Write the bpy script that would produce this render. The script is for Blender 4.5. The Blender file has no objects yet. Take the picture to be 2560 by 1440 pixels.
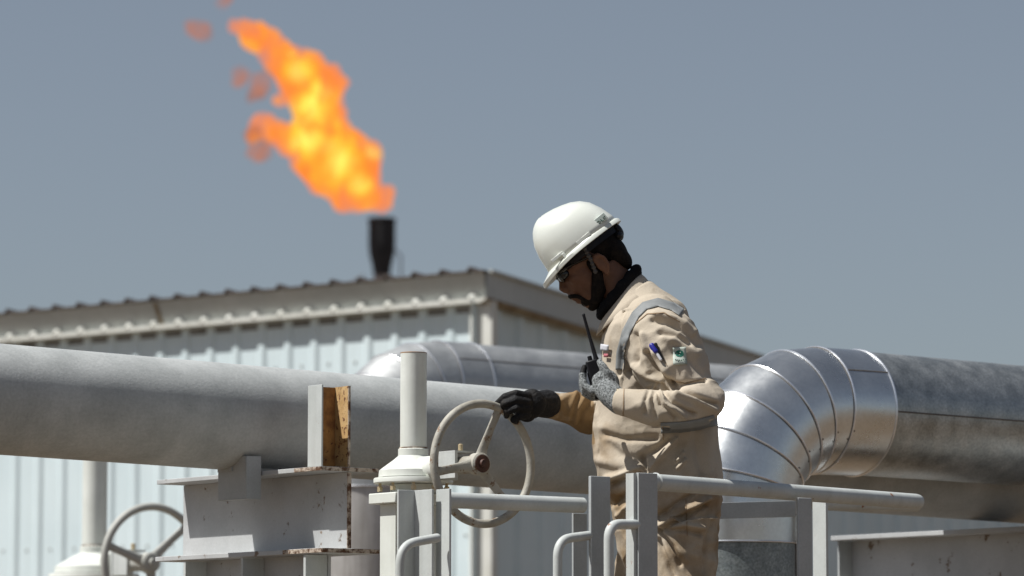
import bpy, bmesh, math, random
import numpy as np
from mathutils import Vector, Matrix, noise as mnoise
from mathutils.bvhtree import BVHTree
random.seed(7)
C = bpy.context.scene
COL = C.collection
V = Vector

# ------------------------------------------------------------------ camera
FPX = 9600.0; ZC = 1.65; PITCH = math.atan(1030/9600)
cam_d = bpy.data.cameras.new('camera'); cam = bpy.data.objects.new('camera', cam_d); COL.objects.link(cam)
cam.location = (0, 0, ZC); cam.rotation_euler = (math.radians(90)+PITCH, 0, 0)
cam_d.sensor_width = 36; cam_d.lens = FPX/2560*36
cam_d.clip_start = 0.1; cam_d.clip_end = 20000
cam_d.dof.use_dof = True; cam_d.dof.focus_distance = 11.25; cam_d.dof.aperture_fstop = 4.5
C.camera = cam
# ------------------------------------------------------------------ world, sun, exposure
SUN_EL = math.radians(58)
s_h = V((-0.97, -0.24, 0)).normalized()
sun_dir = V((s_h.x*math.cos(SUN_EL), s_h.y*math.cos(SUN_EL), math.sin(SUN_EL)))
w = bpy.data.worlds.new('World'); C.world = w; w.use_nodes = True
nt = w.node_tree; nt.nodes.clear()
sky = nt.nodes.new('ShaderNodeTexSky'); sky.sky_type = 'NISHITA'; sky.sun_disc = False
sky.sun_elevation = SUN_EL; sky.sun_rotation = math.atan2(sun_dir.x, sun_dir.y)
sky.air_density = 1.0; sky.dust_density = 0.6; sky.ozone_density = 3.0; sky.altitude = 0
hs = nt.nodes.new('ShaderNodeMixRGB'); hs.blend_type = 'MULTIPLY'; hs.inputs[0].default_value = 1
hs.inputs[2].default_value = (0.835, 0.862, 0.895, 1)
bg = nt.nodes.new('ShaderNodeBackground'); bg.inputs[1].default_value = 0.062
wo = nt.nodes.new('ShaderNodeOutputWorld')
ds = nt.nodes.new('ShaderNodeHueSaturation'); ds.inputs['Saturation'].default_value = 0.55
nt.links.new(sky.outputs[0], ds.inputs['Color']); nt.links.new(ds.outputs[0], hs.inputs[1]); nt.links.new(hs.outputs[0], bg.inputs[0]); nt.links.new(bg.outputs[0], wo.inputs[0])
sl = bpy.data.lights.new('sun', 'SUN'); so = bpy.data.objects.new('sun', sl); COL.objects.link(so)
sl.energy = 5.0; sl.angle = math.radians(0.5); sl.color = (1, 0.98, 0.94)
so.rotation_euler = sun_dir.to_track_quat('Z', 'Y').to_euler()
C.view_settings.view_transform = 'Standard'; C.view_settings.look = 'None'
C.view_settings.exposure = 0.25; C.view_settings.gamma = 1; C.view_settings.use_curve_mapping = False
C.cycles.max_bounces = 8; C.cycles.volume_step_rate = 1.0; C.cycles.volume_max_steps = 256
C.cycles.transparent_max_bounces = 16

# ------------------------------------------------------------------ geometry helpers
def at(px, py, Y):
    """world point seen at photo pixel (px,py) at forward distance Y"""
    st, ct = math.sin(PITCH), math.cos(PITCH)
    a, b = px-1280, 720-py
    d = V((a, FPX*ct-b*st, FPX*st+b*ct))
    k = Y/d.y
    return V((d.x*k, Y, ZC+d.z*k))

P = V((0.8, 0.6, 0)); Q = V((-0.6, 0.8, 0)); Z = V((0, 0, 1))
ORG = {}
def worigin(o): return ORG.get(o.name, V((0, 0, 0)))

class MB:
    def __init__(s): s.v = []; s.f = []
    def add(s, vs, fs):
        n = len(s.v); s.v += [V(x) for x in vs]; s.f += [tuple(i+n for i in f) for f in fs]; return s
    def box(s, c, d, ax=(V((1, 0, 0)), V((0, 1, 0)), Z)):
        c = V(c); vs = []
        for i in (-1, 1):
            for j in (-1, 1):
                for k in (-1, 1):
                    vs.append(c+ax[0]*(i*d[0]/2)+ax[1]*(j*d[1]/2)+ax[2]*(k*d[2]/2))
        return s.add(vs, [(0, 1, 3, 2), (4, 6, 7, 5), (0, 4, 5, 1), (2, 3, 7, 6), (0, 2, 6, 4), (1, 5, 7, 3)])
    def pq(s, o, p0, p1, q0, q1, z0, z1, ax=(P, Q)):
        """box given by ranges along the plant axes from origin o"""
        o = V(o)
        c = o+ax[0]*((p0+p1)/2)+ax[1]*((q0+q1)/2)+Z*((z0+z1)/2)
        return s.box(c, (abs(p1-p0), abs(q1-q0), abs(z1-z0)), (ax[0], ax[1], Z))
    def loft(s, rings, caps=True, closed=True):
        n = len(rings[0]); vs = [p for r in rings for p in r]; fs = []
        for i in range(len(rings)-1):
            for j in range(n if closed else n-1):
                k = (j+1) % n
                fs.append((i*n+j, i*n+k, (i+1)*n+k, (i+1)*n+j))
        if caps:
            fs.append(tuple(range(n-1, -1, -1))); fs.append(tuple((len(rings)-1)*n+j for j in range(n)))
        return s.add(vs, fs)
    def tube(s, pts, r, seg=16, caps=True, round_=False):
        pts = [V(p) for p in pts]; n = len(pts)
        rs = r if isinstance(r, (list, tuple)) else [r]*n
        tan = []
        for i in range(n):
            a = pts[max(i-1, 0)]; b = pts[min(i+1, n-1)]; tan.append((b-a).normalized())
        up = V((0, 0, 1)) if abs(tan[0].z) < 0.9 else V((1, 0, 0))
        nx = tan[0].cross(up).normalized(); rings = []
        seqs = []
        for i in range(n):
            nx = (nx-tan[i]*nx.dot(tan[i])).normalized(); ny = tan[i].cross(nx)
            seqs.append((pts[i], nx.copy(), ny, rs[i], tan[i]))
        full = []
        if round_:
            p, a, b, rr, t = seqs[0]
            for th in (80, 60, 40, 20): full.append((p-t*rr*math.sin(math.radians(th)), a, b, rr*math.cos(math.radians(th))))
        for q in seqs: full.append(q[:4])
        if round_:
            p, a, b, rr, t = seqs[-1]
            for th in (20, 40, 60, 80): full.append((p+t*rr*math.sin(math.radians(th)), a, b, rr*math.cos(math.radians(th))))
        for p, a, b, rr in full:
            rings.append([p+a*(rr*math.cos(2*math.pi*k/seg))+b*(rr*math.sin(2*math.pi*k/seg)) for k in range(seg)])
        return s.loft(rings, caps)
    def ell(s, c, r, ax=None, nu=20, nv=12):
        c = V(c); ax = ax or (V((1, 0, 0)), V((0, 1, 0)), Z); rings = []
        for i in range(nv+1):
            t = math.pi*(0.02+0.96*i/nv); st, ct = math.sin(t), math.cos(t)
            rings.append([c+ax[0]*(r[0]*st*math.cos(2*math.pi*k/nu))+ax[1]*(r[1]*st*math.sin(2*math.pi*k/nu))+ax[2]*(r[2]*ct) for k in range(nu)])
        return s.loft(rings)
    def lathe(s, o, prof, axis=Z, seg=40, caps=True):
        o = V(o); axis = V(axis).normalized(); up = V((0, 0, 1)) if abs(axis.z) < .9 else V((1, 0, 0))
        a = axis.cross(up).normalized(); b = axis.cross(a)
        rings = [[o+axis*h+a*(r*math.cos(2*math.pi*k/seg))+b*(r*math.sin(2*math.pi*k/seg)) for k in range(seg)] for r, h in prof]
        return s.loft(rings, caps)
    def torus(s, c, ax, ay, R, r, n=64, m=14, a0=0, a1=360, flat=1.0):
        az = ax.cross(ay); rings = []; full = abs(a1-a0) >= 360
        for i in range(n if full else n+1):
            t = math.radians(a0+(a1-a0)*i/n); d = ax*math.cos(t)+ay*math.sin(t)
            rings.append([V(c)+d*(R+r*math.cos(2*math.pi*k/m))+az*(r*flat*math.sin(2*math.pi*k/m)) for k in range(m)])
        if full: rings.append(rings[0])
        return s.loft(rings, not full)
    def mesh(s, org=V((0, 0, 0)), name='m'):
        me = bpy.data.meshes.new(name); me.from_pydata([tuple(x-org) for x in s.v], [], s.f); me.validate()
        bm = bmesh.new(); bm.from_mesh(me); bmesh.ops.remove_doubles(bm, verts=bm.verts, dist=1e-6)
        bmesh.ops.recalc_face_normals(bm, faces=bm.faces); bm.to_mesh(me); bm.free(); return me
    def build(s, name, mat, parent=None, origin=None, bevel=0, ang=35, smooth=True):
        org = V(origin) if origin is not None else V((0, 0, 0))
        wo_ = worigin(parent) if parent else V((0, 0, 0))
        base = org if origin is not None else wo_
        me = s.mesh(base, name)
        return link(name, me, mat, parent, base, bevel, ang, smooth)

def link(name, me, mat, parent=None, base=V((0, 0, 0)), bevel=0, ang=35, smooth=True):
    o = bpy.data.objects.new(name, me); COL.objects.link(o)
    for m in (mat if isinstance(mat, (list, tuple)) else [mat]): me.materials.append(m)
    if smooth:
        me.polygons.foreach_set('use_smooth', [True]*len(me.polygons))
        if ang < 180: me.set_sharp_from_angle(angle=math.radians(ang))
    if parent: o.parent = parent; o.location = V(base)-worigin(parent)
    else: o.location = base
    ORG[o.name] = V(base)
    if bevel:
        b = o.modifiers.new('edge', 'BEVEL'); b.width = bevel; b.segments = 2; b.limit_method = 'ANGLE'; b.angle_limit = math.radians(40)
        b.harden_normals = False
    return o
def empty(name, loc):
    o = bpy.data.objects.new(name, None); COL.objects.link(o); o.location = loc; o.empty_display_size = .2
    ORG[o.name] = V(loc); return o
def tag(o, label, cat, group=None):
    o['label'] = label; o['category'] = cat
    if group: o['group'] = group
    return o
def struct(o): o['kind'] = 'structure'; return o

def fused(mb, voxel, smooth=4, fac=0.5):
    """one continuous surface out of overlapping closed shapes"""
    me = mb.mesh(); o = bpy.data.objects.new('tmp', me); COL.objects.link(o)
    r = o.modifiers.new('r', 'REMESH'); r.mode = 'VOXEL'; r.voxel_size = voxel; r.adaptivity = 0
    if smooth:
        sm = o.modifiers.new('s', 'SMOOTH'); sm.factor = fac; sm.iterations = smooth
    dg = bpy.context.evaluated_depsgraph_get(); dg.update()
    out = bpy.data.meshes.new_from_object(o.evaluated_get(dg), depsgraph=dg)
    bpy.data.objects.remove(o, do_unlink=True); bpy.data.meshes.remove(me)
    return out
def rebase(me, base):
    co = np.empty(len(me.vertices)*3, 'f'); me.vertices.foreach_get('co', co)
    co = co.reshape(-1, 3)-np.array(base, 'f'); me.vertices.foreach_set('co', co.ravel()); me.update()

# ------------------------------------------------------------------ materials
def mat(name, c1, c2=None, scale=8, contrast=(0.35, 0.65), rough=0.55, metal=0.0, bump=0.0, bscale=60, stretch=(1, 1, 1),
        rust=0.0, rscale=14, rcol=(0.16, 0.06, 0.02), fine=0.0, fscale=150, spec=0.5, streak=0.0, coat=0.0, rrange=0.0, rz=None):
    m = bpy.data.materials.new(name); m.use_nodes = True; t = m.node_tree; N = t.nodes; L = t.links
    b = N['Principled BSDF']; b.inputs['Roughness'].default_value = rough; b.inputs['Metallic'].default_value = metal
    b.inputs['Specular IOR Level'].default_value = spec; b.inputs['Coat Weight'].default_value = coat
    tc = N.new('ShaderNodeTexCoord'); mp = N.new('ShaderNodeMapping'); mp.inputs['Scale'].default_value = stretch
    L.new(tc.outputs['Object'], mp.inputs[0])
    def nz(sc, det=6, ro=.6, vec=None):
        n = N.new('ShaderNodeTexNoise'); n.inputs['Scale'].default_value = sc; n.inputs['Detail'].default_value = det
        n.inputs['Roughness'].default_value = ro; L.new((vec or mp).outputs[0], n.inputs['Vector']); return n
    def ramp(src, a, z_, ca=(0, 0, 0, 1), cz=(1, 1, 1, 1)):
        r = N.new('ShaderNodeValToRGB'); r.color_ramp.elements[0].position = a; r.color_ramp.elements[1].position = z_
        r.color_ramp.elements[0].color = ca; r.color_ramp.elements[1].color = cz; L.new(src, r.inputs[0]); return r
    c2 = c2 or c1
    n1 = nz(scale); r1 = ramp(n1.outputs[0], contrast[0], contrast[1], (*c1, 1), (*c2, 1)); col = r1.outputs[0]
    if fine:
        n2 = nz(fscale, 3); r2 = ramp(n2.outputs[0], .3, .7, (1-fine,)*3+(1,), (1+fine*.0,)*3+(1,))
        mx = N.new('ShaderNodeMixRGB'); mx.blend_type = 'MULTIPLY'; mx.inputs[0].default_value = 1
        L.new(col, mx.inputs[1]); L.new(r2.outputs[0], mx.inputs[2]); col = mx.outputs[0]
    if streak:
        mp2 = N.new('ShaderNodeMapping'); mp2.inputs['Scale'].default_value = (1, 1, .06); L.new(tc.outputs['Object'], mp2.inputs[0])
        n3 = nz(25, 4, .6, mp2); r3 = ramp(n3.outputs[0], .45, .75, (1, 1, 1, 1), (1-streak, 1-streak*1.05, 1-streak*1.15, 1))
        mx = N.new('ShaderNodeMixRGB'); mx.blend_type = 'MULTIPLY'; mx.inputs[0].default_value = 1
        L.new(col, mx.inputs[1]); L.new(r3.outputs[0], mx.inputs[2]); col = mx.outputs[0]
    if rust:
        n4 = nz(rscale, 8, .7); r4 = ramp(n4.outputs[0], .72-rust*.4, .76-rust*.4)
        n5 = nz(rscale*3, 5); r5 = ramp(n5.outputs[0], .3, .7, (*rcol, 1), (rcol[0]*2.2, rcol[1]*2.2, rcol[2]*2, 1))
        mx = N.new('ShaderNodeMixRGB'); L.new(r4.outputs[0], mx.inputs[0]); L.new(col, mx.inputs[1]); L.new(r5.outputs[0], mx.inputs[2]); col = mx.outputs[0]
    L.new(col, b.inputs['Base Color'])
    if rrange:
        rr = ramp(n1.outputs[0], .3, .7, (rough-rrange,)*3+(1,), (rough+rrange,)*3+(1,)); L.new(rr.outputs[0], b.inputs['Roughness'])
    if bump:
        n6 = nz(bscale, 4); bp = N.new('ShaderNodeBump'); bp.inputs['Strength'].default_value = bump; bp.inputs['Distance'].default_value = .004
        L.new(n6.outputs[0], bp.inputs['Height']); L.new(bp.outputs[0], b.inputs['Normal'])
    return m

M = {}
M['sand'] = mat('sand', (.105, .070, .040), (.155, .105, .062), .4, rough=.95, bump=.6, bscale=6, fine=.25, fscale=9)
M['wall'] = mat('wall_sheet', (.60, .70, .725), (.66, .755, .775), 1.2, rough=.55, streak=.06)
M['fascia'] = mat('fascia_paint', (.42, .445, .435), (.48, .50, .485), 2, rough=.6, streak=.1)
M['trim'] = mat('cream_trim', (.62, .62, .56), (.70, .70, .65), 3, rough=.55, streak=.12, rust=.12, rscale=5, rcol=(.3, .18, .08))
M['roof'] = mat('roof_sheet', (.055, .045, .04), (.10, .08, .07), 3, rough=.8)
M['flashing_shade'] = mat('grey_flashing_shade', (.16, .16, .15), (.24, .24, .23), 6, rough=.8)  # dark grey standing in for the shadow below the eave flashing
M['rustline'] = mat('rusty_trim', (.20, .155, .10), (.32, .27, .19), 6, rough=.8)
M['pipe'] = mat('pipe_paint', (.37, .385, .378), (.52, .535, .525), 7, (.3, .7), rough=.6, spec=.3, fine=.16, fscale=110, bump=.2, bscale=140, stretch=(1, 1, 1), rust=.05, rscale=30, rcol=(.12, .12, .14))
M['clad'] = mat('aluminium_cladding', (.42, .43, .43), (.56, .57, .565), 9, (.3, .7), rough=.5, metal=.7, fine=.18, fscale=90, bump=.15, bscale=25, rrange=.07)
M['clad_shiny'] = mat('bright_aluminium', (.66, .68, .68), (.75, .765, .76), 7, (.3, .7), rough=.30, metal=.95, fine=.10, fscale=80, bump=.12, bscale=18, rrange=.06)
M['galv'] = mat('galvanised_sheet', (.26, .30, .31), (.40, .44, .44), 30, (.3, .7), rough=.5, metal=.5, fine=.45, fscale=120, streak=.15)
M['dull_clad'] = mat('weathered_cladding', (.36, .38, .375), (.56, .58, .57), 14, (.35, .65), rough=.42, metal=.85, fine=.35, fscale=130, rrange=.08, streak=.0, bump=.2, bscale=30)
M['streaky'] = mat('streaky_cladding', (.40, .38, .36), (.52, .50, .48), 5, rough=.6, metal=.35, streak=.4)
M['seam'] = mat('dark_seam', (.09, .08, .07), (.16, .14, .12), 20, rough=.7)
M['ring'] = mat('seam_bead', (.82, .83, .85), (.9, .9, .92), 30, rough=.28, metal=.9)
M['steel'] = mat('white_steel_paint', (.48, .505, .49), (.58, .605, .59), 5, rough=.55, streak=.12, rust=.17, rscale=16, fine=.08, bump=.1)
M['steel_grey'] = mat('grey_steel_paint', (.36, .38, .38), (.44, .46, .46), 5, rough=.55, rust=.08, rscale=30, rcol=(.10, .09, .09), fine=.12, bump=.1)
M['beam'] = mat('beam_paint', (.42, .43, .43), (.51, .52, .52), 4, rough=.6, rust=.27, rscale=13, rcol=(.10, .07, .05), fine=.1, bump=.15)
M['rust'] = mat('rusty_steel', (.15, .06, .02), (.40, .20, .06), 16, (.35, .62), rough=.85, rust=.35, rscale=40, rcol=(.05, .02, .01), bump=.6, bscale=80)
M['ochre'] = mat('ochre_rust_stain', (.42, .25, .09), (.56, .38, .18), 22, (.3, .7), rough=.8, rust=.42, rscale=60, rcol=(.08, .03, .012), bump=.4)
M['rustedge'] = mat('flaking_rust', (.10, .045, .02), (.50, .42, .34), 45, (.42, .56), rough=.85, bump=.8, bscale=90)
M['valve'] = mat('valve_paint', (.64, .66, .61), (.73, .75, .70), 6, rough=.45, rust=.14, rscale=22, rcol=(.20, .12, .06), streak=.08, bump=.1)
M['wheel'] = mat('chipped_wheel_paint', (.29, .27, .225), (.44, .425, .37), 14, rough=.6, rust=.36, rscale=40, rcol=(.12, .07, .04), bump=.3, bscale=90)
M['farwheel'] = mat('pale_wheel_paint', (.38, .38, .345), (.47, .47, .43), 8, rough=.6)
M['cast'] = mat('dark_cast_iron', (.05, .02, .015), (.12, .05, .03), 30, rough=.6, bump=.6)
M['brass'] = mat('bolt_metal', (.48, .38, .22), (.6, .5, .34), 20, rough=.5, metal=.4)
M['soot'] = mat('sooty_steel', (.012, .012, .014), (.03, .028, .03), 1, rough=.8)
M['stackgrey'] = mat('stack_steel', (.12, .10, .09), (.20, .17, .16), 1, rough=.8)
M['grate'] = mat('platform_steel', (.32, .33, .33), (.42, .42, .41), 4, rough=.7, rust=.2, rscale=9)
M['hat'] = mat('helmet_shell', (.66, .68, .62), (.71, .73, .67), 5, rough=.30, coat=.25, rust=.02, rscale=60, rcol=(.3, .28, .25))
M['hatlabel'] = mat('helmet_label', (.50, .58, .54), (.55, .62, .58), 30, rough=.5)
M['ink'] = mat('dark_green_ink', (.02, .07, .05), rough=.6)
M['skin'] = mat('skin', (.10, .046, .026), (.15, .070, .040), 20, rough=.55, spec=.35, bump=.2, bscale=160)
M['hair'] = mat('black_hair', (.006, .005, .005), (.016, .012, .010), 60, rough=.8, bump=.8, bscale=220, spec=.12)
M['lens'] = mat('dark_lens', (.006, .007, .008), rough=.22, coat=.1)
M['blackp'] = mat('black_plastic', (.006, .006, .008), (.012, .012, .015), 30, rough=.5, spec=.25)
M['scarf'] = mat('black_cloth', (.005, .005, .006), (.010, .010, .011), 30, spec=.1, rough=.95, bump=.8, bscale=90)
M['strap'] = mat('corrugated_strap', (.05, .046, .042), (.08, .07, .065), 30, rough=.6)
M['reflect'] = mat('reflective_tape', (.19, .20, .20), (.23, .24, .24), 20, rough=.6, fine=.1)
M['glove'] = mat('knitted_grey_glove', (.05, .055, .055), (.36, .38, .38), 190, (.36, .62), rough=.95, bump=1.0, bscale=330)
M['gloveblack'] = mat('worn_black_glove', (.005, .005, .006), (.028, .022, .017), 30, (.5, .8), spec=.3, rough=.7, bump=.9, bscale=120, rust=.06, rscale=20, rcol=(.10, .06, .03))
M['boot'] = mat('boot_leather', (.05, .035, .02), (.09, .06, .04), 12, rough=.6)
M['blue'] = mat('blue_plastic', (.02, .02, .25), rough=.35)
M['green'] = mat('green_patch', (.01, .13, .09), rough=.8)
M['patch'] = mat('pale_patch', (.44, .50, .44), (.50, .55, .49), 40, rough=.9)
M['badge'] = mat('badge_white', (.50, .50, .54), (.58, .58, .60), 40, rough=.6)
M['pink'] = mat('badge_red', (.42, .12, .14), rough=.7)

def cloth_mat():
    m = mat('coverall_cloth', (.43, .372, .29), (.52, .45, .36), 5, (.3, .7), rough=.92, bump=.35, bscale=60, fine=.10, fscale=260, spec=.2)
    t = m.node_tree; N = t.nodes; L = t.links; b = N['Principled BSDF']
    col = b.inputs['Base Color'].links[0].from_socket
    tc = N.new('ShaderNodeTexCoord')
    old = b.inputs['Normal'].links[0].from_node
    mp = N.new('ShaderNodeMapping'); mp.inputs['Scale'].default_value = (7, 7, 12); mp.inputs['Rotation'].default_value = (0, .5, 0); L.new(tc.outputs['Object'], mp.inputs[0])
    rn = N.new('ShaderNodeTexNoise'); rn.noise_type = 'RIDGED_MULTIFRACTAL'; rn.inputs['Scale'].default_value = 1.3; rn.inputs['Detail'].default_value = 3; rn.inputs['Distortion'].default_value = .5
    L.new(mp.outputs[0], rn.inputs['Vector'])
    b2 = N.new('ShaderNodeBump'); b2.inputs['Strength'].default_value = .55; b2.inputs['Distance'].default_value = .006; L.new(rn.outputs[0], b2.inputs['Height'])
    L.new(old.outputs[0], b2.inputs['Normal']); L.new(b2.outputs[0], b.inputs['Normal'])
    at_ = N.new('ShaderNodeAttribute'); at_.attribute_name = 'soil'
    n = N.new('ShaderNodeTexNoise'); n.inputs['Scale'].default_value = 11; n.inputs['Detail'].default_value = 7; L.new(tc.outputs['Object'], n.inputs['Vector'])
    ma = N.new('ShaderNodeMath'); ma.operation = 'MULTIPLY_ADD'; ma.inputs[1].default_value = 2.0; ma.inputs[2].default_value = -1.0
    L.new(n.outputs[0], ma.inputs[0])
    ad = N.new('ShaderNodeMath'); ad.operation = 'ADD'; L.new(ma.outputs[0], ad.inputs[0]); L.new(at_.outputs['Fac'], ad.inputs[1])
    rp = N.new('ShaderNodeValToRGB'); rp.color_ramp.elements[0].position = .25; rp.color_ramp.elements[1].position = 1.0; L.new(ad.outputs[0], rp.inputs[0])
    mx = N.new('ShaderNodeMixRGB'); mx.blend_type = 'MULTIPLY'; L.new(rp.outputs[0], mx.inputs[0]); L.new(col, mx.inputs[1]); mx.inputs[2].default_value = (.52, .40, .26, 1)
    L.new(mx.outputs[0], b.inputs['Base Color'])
    return m
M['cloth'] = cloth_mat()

# ------------------------------------------------------------------ ground
g = MB(); nxg = 40
ex = [-4000, -1200, -400, -150]+[-100+i*10 for i in range(21)]+[150, 400, 1200, 4000]
ey = [-600, -200, -60]+[-20+i*12 for i in range(20)]+[300, 600, 1500, 5000]
vs = [V((x, y, .05*mnoise.noise(V((x*.09, y*.09, 0))) if abs(x) < 150 and abs(y) < 300 else 0)) for y in ey for x in ex]
fs = [(j*len(ex)+i, j*len(ex)+i+1, (j+1)*len(ex)+i+1, (j+1)*len(ex)+i) for j in range(len(ey)-1) for i in range(len(ex)-1)]
g.add(vs, fs); go = struct(g.build('ground', M['sand']))

# ------------------------------------------------------------------ corrugated shed
def shed():
    A = V((-.78, .626, 0)).normalized(); B = V((-A.y*-1, -A.x, 0)); B = V((.626, .78, 0)).normalized()
    corner = at(1212, 680, 30.0); zt = corner.z; c0 = V((corner.x, corner.y, 0))
    root = empty('corrugated_shed', c0)
    LA, LB = 15.0, 9.0; drop = .112
    nA, nB = B*-1, A*-1                      # outward normals of left / right face
    # left wall: ribbed sheet set back under the eave
    def ribbed(p0, d, n, L_, ztop0, ztop1, pitch=.29, rib=.02, first=.16):
        mb = MB(); xs = []
        k = first
        xs.append((0, 0))
        while k < L_:
            xs += [(k-.055, 0), (k-.025, rib), (k+.025, rib), (k+.055, 0)]; k += pitch
        xs.append((L_, 0))
        bot = [p0+d*x+n*o for x, o in xs]; 
        top = [p0+d*x+n*o+Z*(ztop0+(ztop1-ztop0)*x/L_) for x, o in xs]
        m_ = len(xs); fs_ = [(i, i+1, m_+i+1, m_+i) for i in range(m_-1)]
        mb.add(bot+top, fs_); return mb
    back = .13
    wl = ribbed(c0-nA*back, A, nA, LA, zt-.20, zt-.20)
    wl.build('wall_sheet', M['wall'], root, ang=20)
    wr = ribbed(c0-nB*back-nA*.0, B, nB, LB, zt-.2, zt-.2-drop*LB, rib=.04, first=.30)
    wr.build('wall_sheet', M['wall'], root, ang=20)
    # back walls
    bk = MB()
    cc = c0-nB*back-nA*back
    a1, b1 = cc+A*LA, cc+B*LB; ab = cc+A*LA+B*LB
    bk.add([a1, ab, ab+Z*(zt-.25-drop*LB), a1+Z*(zt-.25)], [(0, 1, 2, 3)]); bk.add([b1, ab, ab+Z*(zt-.25-drop*LB), b1+Z*(zt-.25-drop*LB)], [(0, 1, 2, 3)])
    bk.build('rear_wall', M['wall'], root)
    # eave fascia (leaning: top out, foot in) on left, plain on right
    f = MB(); H = .205
    f.add([c0+Z*zt+nA*.02, c0+A*LA+Z*zt+nA*.02, c0+A*LA+Z*(zt-H)-nA*.085, c0+Z*(zt-H)-nA*.085], [(0, 1, 2, 3)])
    f.add([c0+Z*zt+nA*.01, c0+A*LA+Z*zt+nA*.01, c0+A*LA+Z*(zt-H)-nA*.11, c0+Z*(zt-H)-nA*.11], [(3, 2, 1, 0)])
    f.build('eave_fascia', M['fascia'], root)
    f = MB(); o_ = nB*.02
    f.add([c0+Z*zt+o_, c0+B*LB+Z*(zt-drop*LB)+o_, c0+B*LB+Z*(zt-drop*LB-.20)+o_, c0+Z*(zt-.20)+o_], [(0, 1, 2, 3)])
    f.add([c0+Z*zt, c0+B*LB+Z*(zt-drop*LB), c0+B*LB+Z*(zt-drop*LB-.20), c0+Z*(zt-.20)], [(3, 2, 1, 0)])
    f.build('verge_fascia', M['fascia'], root)
    r = MB(); r.add([c0+Z*(zt-.202)+nB*.03, c0+B*LB+Z*(zt-.202-drop*LB)+nB*.03, c0+B*LB+Z*(zt-.245-drop*LB)-nB*.06, c0+Z*(zt-.245)-nB*.06], [(0, 1, 2, 3)])
    r.build('verge_trim', M['rustline'], root)
    # joint in fascia
    j = MB(); jp = c0+A*3.55
    j.add([jp+Z*(zt-.01)+nA*.024, jp+A*.05+Z*(zt-.01)+nA*.024, jp+A*.05+Z*(zt-H)-nA*.08, jp+Z*(zt-H)-nA*.08], [(0, 1, 2, 3)])
    j.build('fascia_joint', M['rustline'], root)
    # flashing with raised rib caps along the left wall head
    fl = MB(); zf = zt-.215
    fl.box(c0+A*(LA/2)-nA*.065+Z*zf, (LA, .10, .035), (A, nA, Z))
    fl.build('eave_flashing', M['trim'], root)
    k = .16; n_ = 0
    while k < 7.0:
        cp = MB(); cp.ell(c0+A*k-nA*.055+Z*(zf+.018), (.040, .05, .040), (A, nA, Z), 12, 8)
        o = cp.build('rib_cap', M['trim'], root); k += .29
    k = .16
    while k < 8.5:
        ss = MB(); ss.box(c0+A*(k+.145)-nA*(back-.004)+Z*(zf-.055), (.19, .004, .05), (A, nA, Z)); ss.build('flashing_shade_strip', M['flashing_shade'], root); k += .29  # dark strips between ribs paint the flashing's shadow onto the wall
    # corner post trim
    ct = MB(); ct.box(c0-nA*.10+A*.095+Z*((zt-.22)/2), (.225, .07, zt-.22), (A, nA, Z)); ct.build('corner_trim', M['trim'], root, bevel=.006)
    ct = MB(); ct.box(c0-nB*.018-nA*.115+Z*((zt-.27)/2), (.06, .012, zt-.27), (B, nB, Z)); ct.build('corner_bead', M['rustline'], root)
    # screw rows on the wall
    for row, zz in enumerate((zt-.62, zt-2.05)):
        k = .30
        while k < 7.5:
            sc = MB(); sc.ell(c0+A*k-nA*(back-.002)+Z*zz, (.014, .01, .014), (A, nA, Z), 8, 5); sc.build('wall_screw', M['fascia'], root); k += .29
    # corrugated roof sheet
    rf = MB(); xs = []; k = -.02
    while k < LA:
        xs += [(k, 0), (k+.105, 0), (k+.128, .032), (k+.152, .032), (k+.175, 0)]; k += .29
    rows = []
    for t_ in (-.04, LB+.1):
        rows.append([c0+A*x+B*t_+Z*(zt+.012+o-drop*t_) for x, o in xs]); 
    low = [[v-Z*.018 for v in r_] for r_ in rows]
    m_ = len(xs)
    rf.add(rows[0]+rows[1]+low[0]+low[1], [(i, i+1, m_+i+1, m_+i) for i in range(m_-1)]+[(2*m_+i, 3*m_+i, 3*m_+i+1, 2*m_+i+1) for i in range(m_-1)]
           + [(i, 2*m_+i, 2*m_+i+1, i+1) for i in range(m_-1)])
    rf.build('roof', M['roof'], root, ang=20)
    gt = MB(); gt.box(c0+B*(LB/2-.0)+nB*.03+Z*(zt+.012-drop*LB/2), (LB, .05, .02), (V((B.x, B.y, -drop)).normalized(), nB, Z))
    gt.build('verge_capping', M['fascia'], root)
    tag(root, 'white corrugated metal shed with dark ribbed roof edge behind the pipes', 'shed')
shed()

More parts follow.
